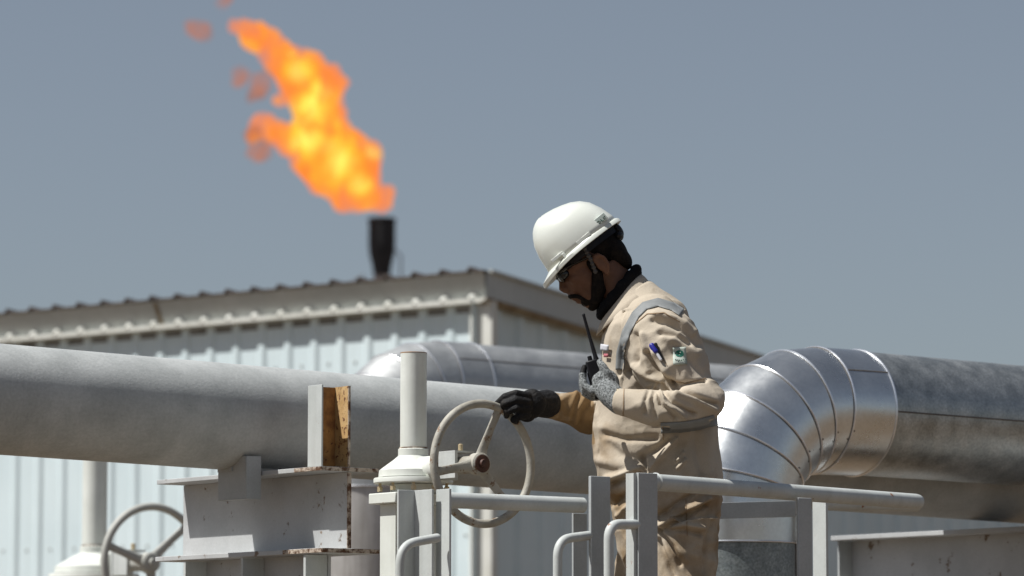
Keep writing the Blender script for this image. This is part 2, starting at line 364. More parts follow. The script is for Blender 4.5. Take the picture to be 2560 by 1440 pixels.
# ------------------------------------------------------------------ flare stack and flame
YS = 150.0
def flare():
    tip = at(955, 556, YS); base = V((tip.x, YS, 0)); root = empty('flare_stack', base)
    m = MB(); m.lathe(base+Z*tip.z, [(.53, 0), (.53, -.9), (.50, -1.25), (.38, -1.75), (.33, -2.1)]); m.build('flare_tip', M['soot'], root)
    m = MB(); m.lathe(base+Z*tip.z, [(.48, .0), (.56, .03), (.56, .14), (.48, .17)], seg=32); m.build('wind_shield', M['soot'], root)
    m = MB(); m.lathe(base, [(.9, 0), (.9, .3), (.42, .4), (.34, 6), (.33, tip.z-2.1)]); m.build('riser_pipe', M['stackgrey'], root)
    m = MB(); m.lathe(base+Z*(tip.z-4.3), [(1.3, 0), (1.3, .08)], seg=24)
    for k in range(16):
        a = k*math.pi/8; d = V((math.cos(a), math.sin(a), 0)); m.box(base+d*1.25+Z*(tip.z-3.75), (.04, .04, 1.1))
    m.build('service_platform', M['stackgrey'], root)
    for dx, h in ((-1.15, 2.35), (.75, 1.3)):
        m = MB(); m.tube([base+V((dx, 0, 0))+Z*(tip.z-4.3), base+V((dx, 0, 0))+Z*(tip.z-h), base+V((dx*.62, 0, 0))+Z*(tip.z-h+.25)], .035, 8)
        m.build('pilot_line', M['stackgrey'], root)
    for k in range(3):
        a = k*2.094+.5; d = V((math.cos(a), math.sin(a), 0))
        m = MB(); m.tube([base+Z*(tip.z-4.2), base+d*(tip.z*.5)], .02, 6); m.build('guy_wire', M['stackgrey'], root)
    tag(root, 'black tipped flare stack rising behind the shed roof under the flame', 'flare stack')
flare()

def flame_mat(name, cores, dens=1.0, amber=(1.0, .58, .04), hot=(1.0, .70, .05), mid=(1.0, .34, .03), edge=(.95, .42, .20)):
    m = bpy.data.materials.new(name); m.use_nodes = True; t = m.node_tree; N = t.nodes; L = t.links; N.clear()
    out = N.new('ShaderNodeOutputMaterial'); geo = N.new('ShaderNodeNewGeometry')
    pos = N.new('ShaderNodeTexCoord').outputs['Object']
    n = N.new('ShaderNodeTexNoise'); n.inputs['Scale'].default_value = 1.0; n.inputs['Detail'].default_value = 5; n.inputs['Roughness'].default_value = .6; n.inputs['Distortion'].default_value = 1.1
    mpg = N.new('ShaderNodeMapping'); mpg.inputs['Rotation'].default_value = (0, math.radians(-35), 0); mpg.inputs['Scale'].default_value = (1.25, 1, .6); L.new(pos, mpg.inputs[0]); L.new(mpg.outputs[0], n.inputs['Vector'])
    acc = None
    for c, r in cores:
        d = N.new('ShaderNodeVectorMath'); d.operation = 'DISTANCE'; d.inputs[1].default_value = c; L.new(pos, d.inputs[0])
        mr = N.new('ShaderNodeMapRange'); mr.inputs['From Min'].default_value = 0; mr.inputs['From Max'].default_value = r*1.5
        mr.inputs['To Min'].default_value = 1; mr.inputs['To Max'].default_value = 0; mr.interpolation_type = 'SMOOTHSTEP'
        L.new(d.outputs['Value'], mr.inputs['Value'])
        if acc is None: acc = mr.outputs[0]
        else:
            a = N.new('ShaderNodeMath'); a.operation = 'MAXIMUM'; L.new(acc, a.inputs[0]); L.new(mr.outputs[0], a.inputs[1]); acc = a.outputs[0]
    nn = N.new('ShaderNodeMath'); nn.operation = 'MULTIPLY_ADD'; nn.inputs[1].default_value = 2.6; nn.inputs[2].default_value = -1.25; L.new(n.outputs[0], nn.inputs[0])
    h = N.new('ShaderNodeMath'); h.operation = 'ADD'; L.new(nn.outputs[0], h.inputs[1])
    if acc is not None: L.new(acc, h.inputs[0])
    rp = N.new('ShaderNodeValToRGB'); e = rp.color_ramp.elements
    e[0].position = .05; e[0].color = (*edge, 1); e[1].position = .95; e[1].color = (*hot, 1)
    q = e.new(.38); q.color = (*mid, 1); q = e.new(.62); q.color = (*amber, 1)
    L.new(h.outputs[0], rp.inputs[0])
    # density: thin where the noise is low
    dm = N.new('ShaderNodeMapRange'); dm.inputs['From Min'].default_value = .30; dm.inputs['From Max'].default_value = .62
    dm.inputs['To Min'].default_value = dens*.18; dm.inputs['To Max'].default_value = dens*2.0; L.new(n.outputs[0], dm.inputs['Value'])
    em = N.new('ShaderNodeEmission'); L.new(rp.outputs[0], em.inputs['Color']); L.new(dm.outputs[0], em.inputs['Strength'])
    ab = N.new('ShaderNodeVolumeAbsorption'); ab.inputs['Color'].default_value = (0, 0, 0, 1); L.new(dm.outputs[0], ab.inputs['Density'])
    ad = N.new('ShaderNodeAddShader'); L.new(em.outputs[0], ad.inputs[0]); L.new(ab.outputs[0], ad.inputs[1])
    L.new(ad.outputs[0], out.inputs['Volume'])
    return m
def flame():
    S = YS/FPX
    base = at(955, 540, YS)
    blobs = [(952, 525, 16), (968, 483, 20), (945, 500, 34), (908, 497, 40), (868, 480, 48), (905, 425, 52), (920, 395, 36), (875, 430, 70), (820, 420, 66), (865, 370, 48),
             (778, 385, 56), (790, 340, 58), (722, 350, 42), (690, 335, 30), (820, 330, 52), (795, 285, 58), (838, 275, 34), (775, 235, 60), (820, 205, 44), (775, 170, 48),
             (725, 165, 52), (735, 215, 40), (690, 125, 42), (648, 92, 38), (615, 76, 30), (592, 68, 20), (670, 150, 24), (700, 250, 14), (668, 325, 28), (645, 315, 32), (632, 335, 22)]
    mb = MB(); rnd = random.Random(3)
    for x, y, r in blobs:
        mb.ell(at(x, y, YS+rnd.uniform(-.3, .3)), (r*S*1.06, r*S*.9, r*S*1.06), nu=18, nv=12)
    me = fused(mb, .16, 3)
    co = np.empty(len(me.vertices)*3, 'f'); me.vertices.foreach_get('co', co); co = co.reshape(-1, 3)
    for i, v in enumerate(me.vertices):
        p = V(co[i]); d = mnoise.noise(p*1.1)*.26+mnoise.noise(p*2.6)*.18+mnoise.noise(p*5)*.07; q = p+v.normal*d; co[i] = q
    me.vertices.foreach_set('co', co.ravel())
    rebase(me, base)
    cores = [(at(x, y, YS)-base, r*S) for x, y, r in [(785, 270, 60), (745, 180, 42), (795, 235, 40), (850, 415, 62), (895, 455, 40), (775, 360, 55), (820, 370, 40), (930, 385, 26), (730, 135, 14)]]
    m = flame_mat('flame_gas', [(tuple(c), r) for c, r in cores], 1.9, hot=(1.15, .92, .16), mid=(1.0, .36, .03), edge=(.92, .22, .03))
    root = link('flame', me, m, None, base)
    tag(root, 'tall orange and yellow gas flame streaming left from the flare stack', 'flame')
    mw = flame_mat('fading_flame', [((0, 0, 0), 1.0)], 1.0, amber=(.34, .12, .06), hot=(.48, .15, .06), mid=(.26, .10, .06), edge=(.14, .07, .055))
    wisps = [[(496, 74, 22), (508, 90, 17), (485, 62, 14)], [(556, 8, 16), (566, -6, 16)], [(655, 200, 20), (648, 225, 22), (632, 242, 15), (668, 190, 14)], [(600, 190, 18), (590, 200, 12)],
             [(650, 372, 26), (636, 350, 24), (662, 382, 16)]]
    for ww in wisps:
        mb = MB()
        for x, y, r in ww: mb.ell(at(x, y, YS), (r*S*1.4, r*S*1.3, r*S*1.4), nu=14, nv=10)
        me = fused(mb, .1, 2); c = at(ww[0][0], ww[0][1], YS)
        for v in me.vertices:
            v.co = v.co+v.normal*(mnoise.noise(v.co*2.2)*.32+mnoise.noise(v.co*5)*.10-.05)
        rebase(me, c); link('flame_wisp', me, mw, root, c)
flame()

# ------------------------------------------------------------------ grey pipeline
PA = at(0, 998, 11.45); PB = at(1468, 1111, 12.80); pd = (PB-PA).normalized(); PR = .1658
def pipe_at(s): return PA+pd*s
pm = MB(); pm.tube([pipe_at(-4+.4*i) for i in range(46)], PR, 96)
po = pm.build('pipeline', M['pipe'], origin=pipe_at(0))
tag(po, 'long mottled grey painted pipeline running behind the valve handwheel', 'pipe')
m = MB()
for s_ in (5.9,):
    m.tube([pipe_at(s_-.02), pipe_at(s_+.02)], PR+.006, 64)

# ------------------------------------------------------------------ support frames under the pipeline
def frame_a():
    o = V((-.80, 11.995, 0)); zt = 2.354; root = empty('pipe_support', V((o.x, o.y, 0)))
    b = MB(); tf = .014
    b.pq(o, -.055, .153, -.443, .50, zt-tf, zt); b.build('top_flange', M['beam'], root, bevel=.0015)
    b = MB(); b.pq(o, .045, .055, -.440, .497, zt-.245, zt-tf-.001); b.build('web', M['beam'], root)
    b = MB(); b.pq(o, -.055, .153, -.452, .505, zt-.262, zt-.247); b.build('bottom_flange', M['beam'], root, bevel=.0015)
    b = MB(); b.pq(o, -.0565, .155, -.4465, -.4435, zt-tf+.001, zt-.001); b.build('flange_end', M['rustedge'], root)
    b = MB(); b.pq(o, -.0565, .155, -.4555, -.4525, zt-.261, zt-.248); b.build('flange_end', M['rustedge'], root)
    b = MB(); b.pq(o, .043, .057, -.4435, -.4405, zt-.246, zt-.016); b.build('web_end', M['rustedge'], root)
    # rust lips along the near edge
    b = MB(); b.pq(o, -.0575, -.0555, -.443, -.30, zt-.0125, zt-.001); b.build('rust_lip', M['rustedge'], root)
    b = MB(); b.pq(o, -.0575, -.0555, -.452, -.24, zt-.2605, zt-.248); b.build('rust_lip', M['rustedge'], root)
    # lower box
    b = MB(); b.pq(o, -.04, .13, -.36, .33, zt-.52, zt-.264)
    z0, z1 = zt-.52, zt-.264
    b = MB(); b.pq(o, .03, .04, -.36, .34, z0, z1); b.pq(o, -.05, .14, -.37, .35, z0-.015, z0-.001); b.build('lower_beam', M['beam'], root)
    for q_ in (.335, .0, -.35):
        b = MB(); b.pq(o, -.05, .029, q_-.006, q_+.006, z0, z1-.001); b.build('stiffener', M['steel'], root)
    b = MB(); b.pq(o, -.01, .1, -.10, .11, 0, z0-.016); b.pq(o, -.04, .13, -.11, -.10, 0, z0-.016); b.pq(o, -.04, .13, .11, .12, 0, z0-.016); b.build('column', M['beam'], root)
    b = MB(); b.pq(o, -.2, .3, -.25, .25, -.1, .02); b.build('base_plate', M['beam'], root)
    # channel stop standing at the near end
    zc0, zc1 = zt+.0005, zt+.248
    b = MB(); b.pq(o, -.052, -.046, -.441, -.366, zc0, zc1); b.build('stop_flange', M['steel'], root, bevel=.001)
    b = MB(); b.pq(o, -.0455, .0445, -.372, -.366, zc0, zc1-.001); b.build('stop_web', M['rust'], root)
    b = MB(); b.pq(o, .045, .051, -.441, -.366, zc0, zc1); b.build('stop_flange', M['ochre'], root)
    b = MB(); b.pq(o, .044, .052, -.4445, -.4415, zc0, zc1); b.build('stop_edge', M['rustedge'], root)
    # pipe shoe
    b = MB(); b.pq(o, -.115, -.105, -.115, .04, zt-.088, zt+.045); b.pq(o, -.115, -.06, -.122, -.115, zt-.088, zt+.045); b.pq(o, -.105, -.0605, -.114, .04, zt-.088, zt-.08)
    b.build('guide_bracket', M['steel_grey'], root, bevel=.0015)
    b = MB(); b.pq(o, -.12, .2, -.045, .035, zt+.001, zt+.02); b.build('pipe_shoe', M['steel_grey'], root)
    tag(root, 'grey painted I-beam pipe support with a rusty channel stop, left of the valve', 'pipe support', 'steel supports under the pipeline')
frame_a()
def frame_b():
    o = V((1.61, 13.80, 0)); zt = 2.262; root = empty('pipe_support', V((o.x, o.y, 0)))
    b = MB(); b.pq(o, .05, .25, -1.0, .756, zt-.017, zt); b.build('top_flange', M['beam'], root, bevel=.0015)
    b = MB(); b.pq(o, .145, .155, -1.0, .753, zt-.36, zt-.018); b.build('web', M['beam'], root)
    b = MB(); b.pq(o, .05, .25, -1.0, .756, zt-.377, zt-.361); b.build('bottom_flange', M['beam'], root)
    b = MB(); b.pq(o, .10, .20, .7, .8, 0, zt-.378); b.build('column', M['steel_grey'], root)
    b = MB(); b.pq(o, .10, .20, -.9, -.8, 0, zt-.378); b.build('column', M['steel_grey'], root)
    b = MB(); b.pq(o, .08, .144, .742, .752, zt-.36, zt-.018); b.build('end_plate', M['steel_grey'], root)
    tag(root, 'pale grey I-beam pipe support at lower right below the clad pipe', 'pipe support', 'steel supports under the pipeline')
frame_b()

# ------------------------------------------------------------------ insulated clad pipes with gored elbows
def arc_pts(center, e1, e2, R, a0, a1, n):
    return [center+e1*(R*math.cos(math.radians(a0+(a1-a0)*i/n)))+e2*(R*math.sin(math.radians(a0+(a1-a0)*i/n))) for i in range(n+1)]
def ring_bead(c, axis, r, tr):
    a = axis.cross(Z).normalized() if abs(axis.z) < .9 else axis.cross(V((0, 1, 0))).normalized(); b = axis.cross(a).normalized()
    m = MB(); m.torus(c, a, b, r, tr, 72, 8); return m
def clad(name, legx, topy, Y, R, r, d, lr, zlow, label, mats, mirror=1):
    """vertical leg up from the ground, gored bend, run along d"""
    leg = at(legx, topy, Y); zc = leg.z              # centreline height of the run
    base = V((leg.x, leg.y, 0)); root = empty(name, base)
    bc = V((leg.x, leg.y, zc-R))+d*R                  # bend centre
    e1 = d*-1; e2 = (V((0, 0, 1)) + V((0, 0, 0))).normalized()
    pts = arc_pts(bc, e1, e2, R, 0, 90, 6)
    # mitred gores: each a slightly conical drum, facetted
    gor = MB(); seg = 72
    rings = []
    for i, p in enumerate(pts):
        a = math.radians(90*i/6); t = (e1*-math.sin(a)+e2*math.cos(a)).normalized()
        n1 = (e1*math.cos(a)+e2*math.sin(a)); n2 = t.cross(n1)
        k = 1/math.cos(math.radians(7.5)) if 0 < i < 6 else 1
        rings.append([p+n1*(r*k*math.cos(2*math.pi*j/seg))+n2*(r*math.sin(2*math.pi*j/seg)) for j in range(seg)])
    for i in range(6):
        s = MB(); s.loft([rings[i], rings[i+1]], False)
        s.build('elbow_gore', mats[0], root)
    for i in range(0, 7):
        a = math.radians(90*i/6); t = (e1*-math.sin(a)+e2*math.cos(a)).normalized(); n1 = (e1*math.cos(a)+e2*math.sin(a)); n2 = t.cross(n1)
        m_ = MB(); m_.torus(pts[i], n1, n2, r+.0015, .0035, 72, 8); m_.build('seam_bead', M['ring'], root)
        m_ = MB(); m_.torus(pts[i]-t*.006, n1, n2, r+.0004, .0013, 72, 6); m_.build('seam_shadow_gap', M['seam'], root)
    for i in range(1, 7):
        a = math.radians(90*i/6); t = (e1*-math.sin(a)+e2*math.cos(a)).normalized(); n1 = (e1*math.cos(a)+e2*math.sin(a)); n2 = t.cross(n1)
        if n2.y > 0: n2 = n2*-1
        for an, dt in ((-30, -.010), (-22, .008)):
            nn = n1*math.sin(math.radians(an))+n2*math.cos(math.radians(an))
            m_ = MB(); m_.ell(pts[i]+nn*(r+.001)+t*dt, (.0032, .0032, .0032), nu=8, nv=6); m_.build('rivet', M['seam'], root)
    # end band
    pe = pts[-1]; m_ = MB(); m_.tube([pe+d*.001, pe+d*.187], r+.0015, 72, False); m_.build('end_band', mats[0], root)
    ring_bead(pe+d*.187, d, r+.002, .0035).build('seam_bead', M['ring'], root)
    # run, falling very slightly like the pipeline
    dd = (d+Z*-.012).normalized()
    m_ = MB(); m_.tube([pe+d*.18, pe+dd*lr], r-.002, 72, True); m_.build('pipe_jacket', mats[1], root)
    # longitudinal seam lines
    side = d.cross(Z).normalized()
    def seamline(p0, p1, ang, rr, nm='lap_seam'):
        a = math.radians(ang); off = side*math.cos(a)+Z*math.sin(a)
        s = MB(); s.tube([p0+off*rr, p1+off*rr], .003, 6); s.build(nm, M['seam'], root)
    seamline(pe+d*.004, pe+d*.185, 36, r+.001)
    seamline(pe+d*.19, pe+dd*(lr-.05), mats[3], r-.002)
    # vertical leg
    z_top = zc-R
    m_ = MB(); m_.tube([base+Z*(z_top-.10), base+Z*z_top], r, 72, False); m_.build('leg_band', mats[0], root)
    ring_bead(base+Z*(z_top-.10), Z, r+.002, .003).build('seam_bead', M['ring'], root)
    m_ = MB(); m_.tube([base, base+Z*(z_top-.098)], r-.004, 72, False); m_.build('vertical_jacket', mats[2], root)
    sd = (side*.75+d*.66).normalized()
    s = MB(); s.tube([base+sd*(r-.003)+Z*.3, base+sd*(r-.003)+Z*(z_top-.1)], .004, 6); s.build('lap_seam', M['seam'], root)
    tag(root, label, 'insulated pipe', 'metal clad insulated pipes')
    return root
D2 = V((.80, .60, 0))
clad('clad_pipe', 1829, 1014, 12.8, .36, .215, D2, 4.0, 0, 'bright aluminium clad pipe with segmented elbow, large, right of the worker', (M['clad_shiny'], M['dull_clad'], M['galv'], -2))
clad('clad_pipe', 922, 966, 18.0, .38, .235, D2, 7.5, 0, 'far aluminium clad pipe whose elbow shows above the grey pipeline behind the valve', (M['clad'], M['clad'], M['streaky'], 36))

# ------------------------------------------------------------------ gate valves with handwheels
def valve(o, zt, k, hub_off, spoke0, label, dish=.02, kd=1.0, wm='wheel'):
    """o: valve axis on the ground; zt: height of collar top; k: size factor"""
    root = empty('valve', V((o.x, o.y, 0))); ax = Q*-1; zh = zt-.062*k
    A = V((o.x, o.y, zt))
    m = MB(); m.lathe(A, [(.040*k, -.005), (.040*k, .288*k)]); m.build('stem_cover', M['valve'], root)
    m = MB(); m.lathe(A+Z*.288*k, [(.0405*k, -.0008*k), (.0405*k, .0012*k), (.037*k, .002*k)]); m.build('cover_cap', M['rust'], root)
    m = MB(); m.lathe(A, [(.0425*k, -.001*k), (.0425*k, .004*k)]); m.build('rust_ring', M['rustedge'], root)
    m = MB(); m.lathe(A, [(.043*k, 0), (.046*k, -.002*k), (.046*k, -.022*k), (.060*k*kd, -.034*k), (.093*k*kd, -.058*k), (.103*k*kd, -.066*k), (.105*k*kd, -.086*k), (.098*k*kd, -.087*k)]); m.build('gearbox', M['valve'], root)
    m = MB(); m.lathe(A, [(.090*k*kd, -.088*k), (.118*k*kd, -.089*k), (.1195*k*kd, -.092*k), (.1195*k*kd, -.103*k), (.117*k*kd, -.106*k), (.09*k*kd, -.106*k)]); m.build('cover_flange', M['valve'], root)
    for i in range(10):
        a = i*math.pi/5+.35; c = A+V((math.cos(a), math.sin(a), 0))*.105*k*kd
        b = MB(); b.lathe(c+Z*(-.128*k), [(.009*k, 0), (.009*k, .012*k), (.005*k, .013*k), (.005*k, .024*k)], seg=6); b.build('flange_bolt', M['brass'], root)
    m = MB(); m.lathe(A, [(.07*k, -.107*k), (.07*k, -.135*k)]); m.pq(V((o.x, o.y, zt)), -.115*k, .115*k, -.07*k, .07*k, -.168*k, -.136*k); m.build('yoke_plate', M['valve'], root, bevel=.003)
    for sx in (-1, 1):
        m = MB(); m.pq(V((o.x, o.y, zt)), sx*.085*k-.008*k, sx*.085*k+.008*k, -.04*k, .04*k, -.62*k, -.169*k); m.build('yoke_arm', M['valve'], root)
    m = MB(); m.lathe(A, [(.016*k, -.62*k), (.016*k, -.169*k)]); m.build('stem', M['cast'], root)
    m = MB(); m.lathe(V((o.x, o.y, 0)), [(.19*k, zt-.80*k), (.19*k, zt-.76*k), (.12*k, zt-.74*k), (.11*k, zt-.66*k), (.17*k, zt-.65*k), (.17*k, zt-.62*k)], seg=32); m.build('bonnet', M['valve'], root)
    m = MB(); m.lathe(V((o.x, o.y, 0)), [(.15*k, .1), (.15*k, .3), (.17*k, .5), (.2*k, zt-.95*k), (.2*k, zt-.801*k)], seg=32)
    m.lathe(V((o.x, o.y, .72)), [(.13*k, -.45*k), (.22*k, -.45*k), (.22*k, -.40*k), (.14*k, -.38*k), (.14*k, .38*k), (.22*k, .40*k), (.22*k, .45*k), (.13*k, .45*k)], axis=P, seg=32)
    m.build('valve_body', M['valve'], root)
    m = MB(); m.pq(V((o.x, o.y, 0)), -.16*k, .16*k, -.16*k, .16*k, -.1, .1); m.build('valve_plinth', M['steel_grey'], root)
    # input gear housing and shaft
    C0 = V((o.x, o.y, zh)); hub = C0+ax*hub_off
    m = MB(); m.lathe(C0, [(.036*k, .03), (.036*k, .13*k), (.046*k, .132*k), (.046*k, .150*k), (.030*k, .155*k), (.030*k, .20*k)], axis=ax, seg=28); m.build('input_housing', M['valve'], root)
    m = MB(); m.box(C0+ax*.17*k+Z*.0, (.075*k, .012*k, .080*k), (P, ax, Z)); m.box(C0+ax*.215*k+P*-.03*k, (.010*k, .09*k, .075*k), (P, ax, Z)); m.box(C0+ax*.215*k+Z*.040*k, (.07*k, .09*k, .006*k), (P, ax, Z)); m.build('gear_bracket', M['steel'], root)
    m = MB(); m.lathe(C0, [(.020*k, .2*k), (.026*k, .22*k), (.026*k, hub_off-.02*k), (.018*k, hub_off+.012*k)], axis=ax, seg=20); m.build('input_shaft', M[wm], root)
    for dz in (.05,):
        m = MB(); m.lathe(C0+ax*.24*k+Z*.04*k, [(.007*k, 0), (.007*k, .022*k), (.004*k, .024*k)], seg=8); m.build('grease_nipple', M['brass'], root)
    # wheel
    W = MB(); wc = hub+ax*dish*k; Rw = .176*k
    W.torus(wc, P, Z, Rw, .0125*k, 96, 16, flat=1.0)
    wheel = W.build('handwheel', M[wm], root, origin=None)
    for j in range(3):
        a = math.radians(spoke0+120*j); d = P*math.cos(a)+Z*math.sin(a); e = P*-math.sin(a)+Z*math.cos(a)
        sp = MB(); rings = []
        for t_, w_, th, off in ((.018, .021, .010, 0), (.05, .016, .008, -.002), (.11, .0125, .007, .006), (.176, .0135, .007, .02)):
            c = hub+d*t_*k+ax*(off*k)
            rings.append([c+e*(w_*k*math.cos(x))+ax*(th*k*math.sin(x)) for x in [2*math.pi*i/12 for i in range(12)]])
        sp.loft(rings); sp.build('spoke', M[wm], wheel)
    hb = MB(); hb.lathe(hub, [(.027*k, -.022*k), (.033*k, -.016*k), (.033*k, .014*k), (.028*k, .018*k)], axis=ax, seg=28); hb.build('hub', M[wm], wheel)
    hb = MB(); hb.lathe(hub, [(.026*k, .0185*k), (.026*k, .020*k), (.020*k, .021*k), (.014*k, .021*k), (.012*k, .030*k), (.004*k, .031*k)], axis=ax, seg=20); hb.build('hub_nut', M['cast' if wm == 'wheel' else wm], wheel)
    tag(root, label, 'valve', 'gear operated valves with handwheels')
    return hub
hub = valve(V((-.296, 11.515, 0)), 2.40, 1.0, .331, 70, 'cream painted valve whose spoked handwheel the worker is turning')
valve(V((-1.955, 18.0, 0)), 2.365, 1.45, .49, 43, 'blurred far valve with pale handwheel at lower left beneath the grey pipeline', kd=1.22, wm='farwheel')

# ------------------------------------------------------------------ platform and handrails
ZP = 1.18
def platform():
    o = at(1640, 1300, 11.3); o = V((o.x+.1, 11.35, 0)); root = empty('access_platform', o)
    m = MB()
    for i in range(31): m.pq(o, -1.0+.07*i-.003, -1.0+.07*i+.003, -.48, .48, ZP-.03, ZP)
    for i in range(9): m.pq(o, -1.0, 1.1, -.48+.12*i-.003, -.48+.12*i+.003, ZP-.028, ZP-.004)
    m.build('grating', M['grate'], root)
    m = MB()
    m.pq(o, -1.02, 1.12, -.51, -.485, ZP-.13, ZP+.02); m.pq(o, -1.02, 1.12, .485, .51, ZP-.13, ZP+.02); m.pq(o, -1.045, -1.021, -.51, .51, ZP-.13, ZP+.02); m.pq(o, 1.121, 1.145, -.51, .51, ZP-.13, ZP+.02)
    m.build('edge_channel', M['steel'], root)
    for a in (-1, 1.08):
        for b in (-.47, .47):
            m = MB(); m.pq(o, a-.03, a+.03, b-.03, b+.03, 0, ZP-.131); m.build('leg', M['steel'], root)
    tag(root, 'raised steel grating platform the worker stands on', 'platform')
    return o
platform()
def seg_post(root, px, py, Y, wp, wq, zbot=ZP-.1, m_='steel', name='post', shift=0):
    """flat post whose top left edge is seen at (px,py); wp along P, wq along Q"""
    a = at(px, py, Y); b = MB(); b.pq(V((a.x, a.y, 0)), 0, wp, 0, wq, zbot, a.z); return b.build(name, M[m_], root, bevel=.0015)
def rails():
    # left rail
    a = at(1108, 1250, 10.645); root = empty('handrail', V((a.x, a.y, ZP)))
    # angle post, open corner to the camera
    c = at(1037, 1226, 10.70); o = V((c.x, c.y, 0))
    b = MB(); b.pq(o, -.056, 0, 0, .006, ZP-.1, c.z); b.pq(o, -.0005, .0065, -.082, .006, ZP-.1, c.z-.0002); b.build('angle_post', M['steel'], root, bevel=.001)
    f = at(1088, 1224, 10.66); o = V((f.x, f.y, 0)); b = MB(); b.pq(o, .003, .011, -.062, 0, ZP-.1, f.z); b.build('post', M['steel'], root, bevel=.001)
    b = MB(); b.pq(o, .004, .010, -.060, 0, f.z+.0005, f.z+.002); 
    e = a+P*.03; b = MB(); b.tube([a+P*.006, a+P*.25, a+P*.490], .0222, 24); rl = b.build('top_rail', M['steel'], root)
    b = MB(); g0 = at(1433, 1277, 10.96); b.pq(V((g0.x, g0.y, 0)), 0, .05, 0, .007, ZP-.1, a.z-.0215); b.build('post', M['steel_grey'], root, bevel=.001)
    p = at(1471, 1190, 10.80); b = MB(); b.pq(V((p.x, p.y, 0)), .0, .070, -.011, 0, ZP-.1, p.z); b.build('flat_post', M['steel_grey'], root, bevel=.0015)
    def bent(pts, r, nm='mid_rail', mm='steel'):
        b = MB(); b.tube(pts, r, 16, round_=True); b.build(nm, M[mm], root)
    def corner(p0, c, p1, n=8, R=.06):
        u = (p0-c).normalized(); v = (p1-c).normalized(); a0 = c+u*R; a1 = c+v*R; out = [p0]
        for i in range(n+1):
            t = i/n; out.append(a0*(1-t)**2+c*(2*t*(1-t))+a1*t*t)
        return out+[p1]
    d0 = at(1092, 1345, 10.6); d1 = at(1000, 1362, 10.52); bent(corner(d0, d1, V((d1.x, d1.y, ZP)), R=.055), .0125)
    d0 = at(1471, 1339, 10.80); d1 = at(1394, 1349, 10.72); bent(corner(d0, d1, V((d1.x, d1.y, ZP)), R=.05), .0130)
    tag(root, 'white tubular handrail in front of the valve, ending at a flat post', 'handrail', 'white platform handrails')
    # right rail
    D = V((.626, .78, 0)); a = at(1640, 1206, 10.66); root = empty('handrail', V((a.x, a.y, ZP)))
    b = MB(); b.tube([a-D*.055]+[a+D*(.1*i) for i in range(1, 14)]+[a+D*1.325, a+D*1.34, a+D*1.35], [.0235]*14+[.0235, .0215, .012], 24, True); b.build('top_rail', M['steel'], root, ang=80)
    p = at(1589, 1182, 10.58); b = MB(); b.pq(V((p.x, p.y, 0)), 0, .068, -.012, 0, ZP-.1, p.z); b.build('flat_post', M['steel_grey'], root, bevel=.0015)
    b = MB(); b.pq(V((p.x, p.y, 0)), -.0105, -.0005, -.004, .03, ZP-.1, p.z-.001); b.build('post_edge', M['steel'], root)
    p = at(1990, 1246, 11.12); b = MB(); b.pq(V((p.x, p.y, 0)), 0, .052, -.01, 0, ZP-.1, p.z+.002); b.build('post', M['steel_grey'], root, bevel=.0015)
    d0 = at(1590, 1311, 10.58); d1 = at(1522, 1311, 10.50)
    b = MB(); b.tube(corner(d0, d1, V((d1.x, d1.y, ZP)), R=.042), .0140, 16, round_=True); b.build('mid_rail', M['steel'], root)
    tag(root, 'long grey handrail with rounded free end, running right in front of the worker', 'handrail', 'white platform handrails')
    for c_, ax_ in ((at(1640, 1206, 10.66)-D*.004, D),):
        w_ = MB(); w_.lathe(c_, [(.0235, -.004), (.027, 0), (.0235, .006)], axis=ax_, seg=24); w_.build('weld_bead', M['steel'], root)
    # rear rail
    a = at(2045, 1262, 12.05); root = empty('handrail', V((a.x, a.y, ZP)))
    c = at(2031, 1249, 12.05); b = MB(); b.pq(V((c.x, c.y, 0)), 0, .010, -.062, 0, ZP-.1, c.z-.003); b.build('post', M['steel'], root, bevel=.001)
    b = MB(); b.tube([at(2045, 1257, 12.05), at(2292, 1261, 12.3)], .0235, 20); b.build('top_rail', M['steel'], root)
    q0, q1 = at(1640, 1281, 11.95), at(1988, 1272, 12.2); dq = (q1-q0).normalized(); b = MB(); b.box((q0+q1)/2, ((q1-q0).length, .008, .051), (dq, Z.cross(dq).normalized(), Z)); b.build('side_rail', M['steel_grey'], root, bevel=.001)
    p = at(1660, 1256, 11.98); b = MB(); b.pq(V((p.x, p.y, 0)), 0, .05, -.01, 0, ZP-.1, p.z); b.build('post', M['steel_grey'], root)
    tag(root, 'rear handrail with sunlit white post seen beneath the long grey rail', 'handrail', 'white platform handrails')
rails()

# ------------------------------------------------------------------ the worker
YM = 11.3
def hd(u, n, w=0.0):
    """head frame in photo pixels: u to the back, n up through the crown, w (metres) towards the far side"""
    return at(1450+.775*u-.63*n, 625-.63*u-.775*n, YM)+V((0, w, 0))
KM = YM/FPX
HU = (hd(100, 0)-hd(0, 0)).normalized(); HN = (hd(0, 100)-hd(0, 0)).normalized(); HW = V((0, 1, 0)); HAX = (HU, HW, HN)

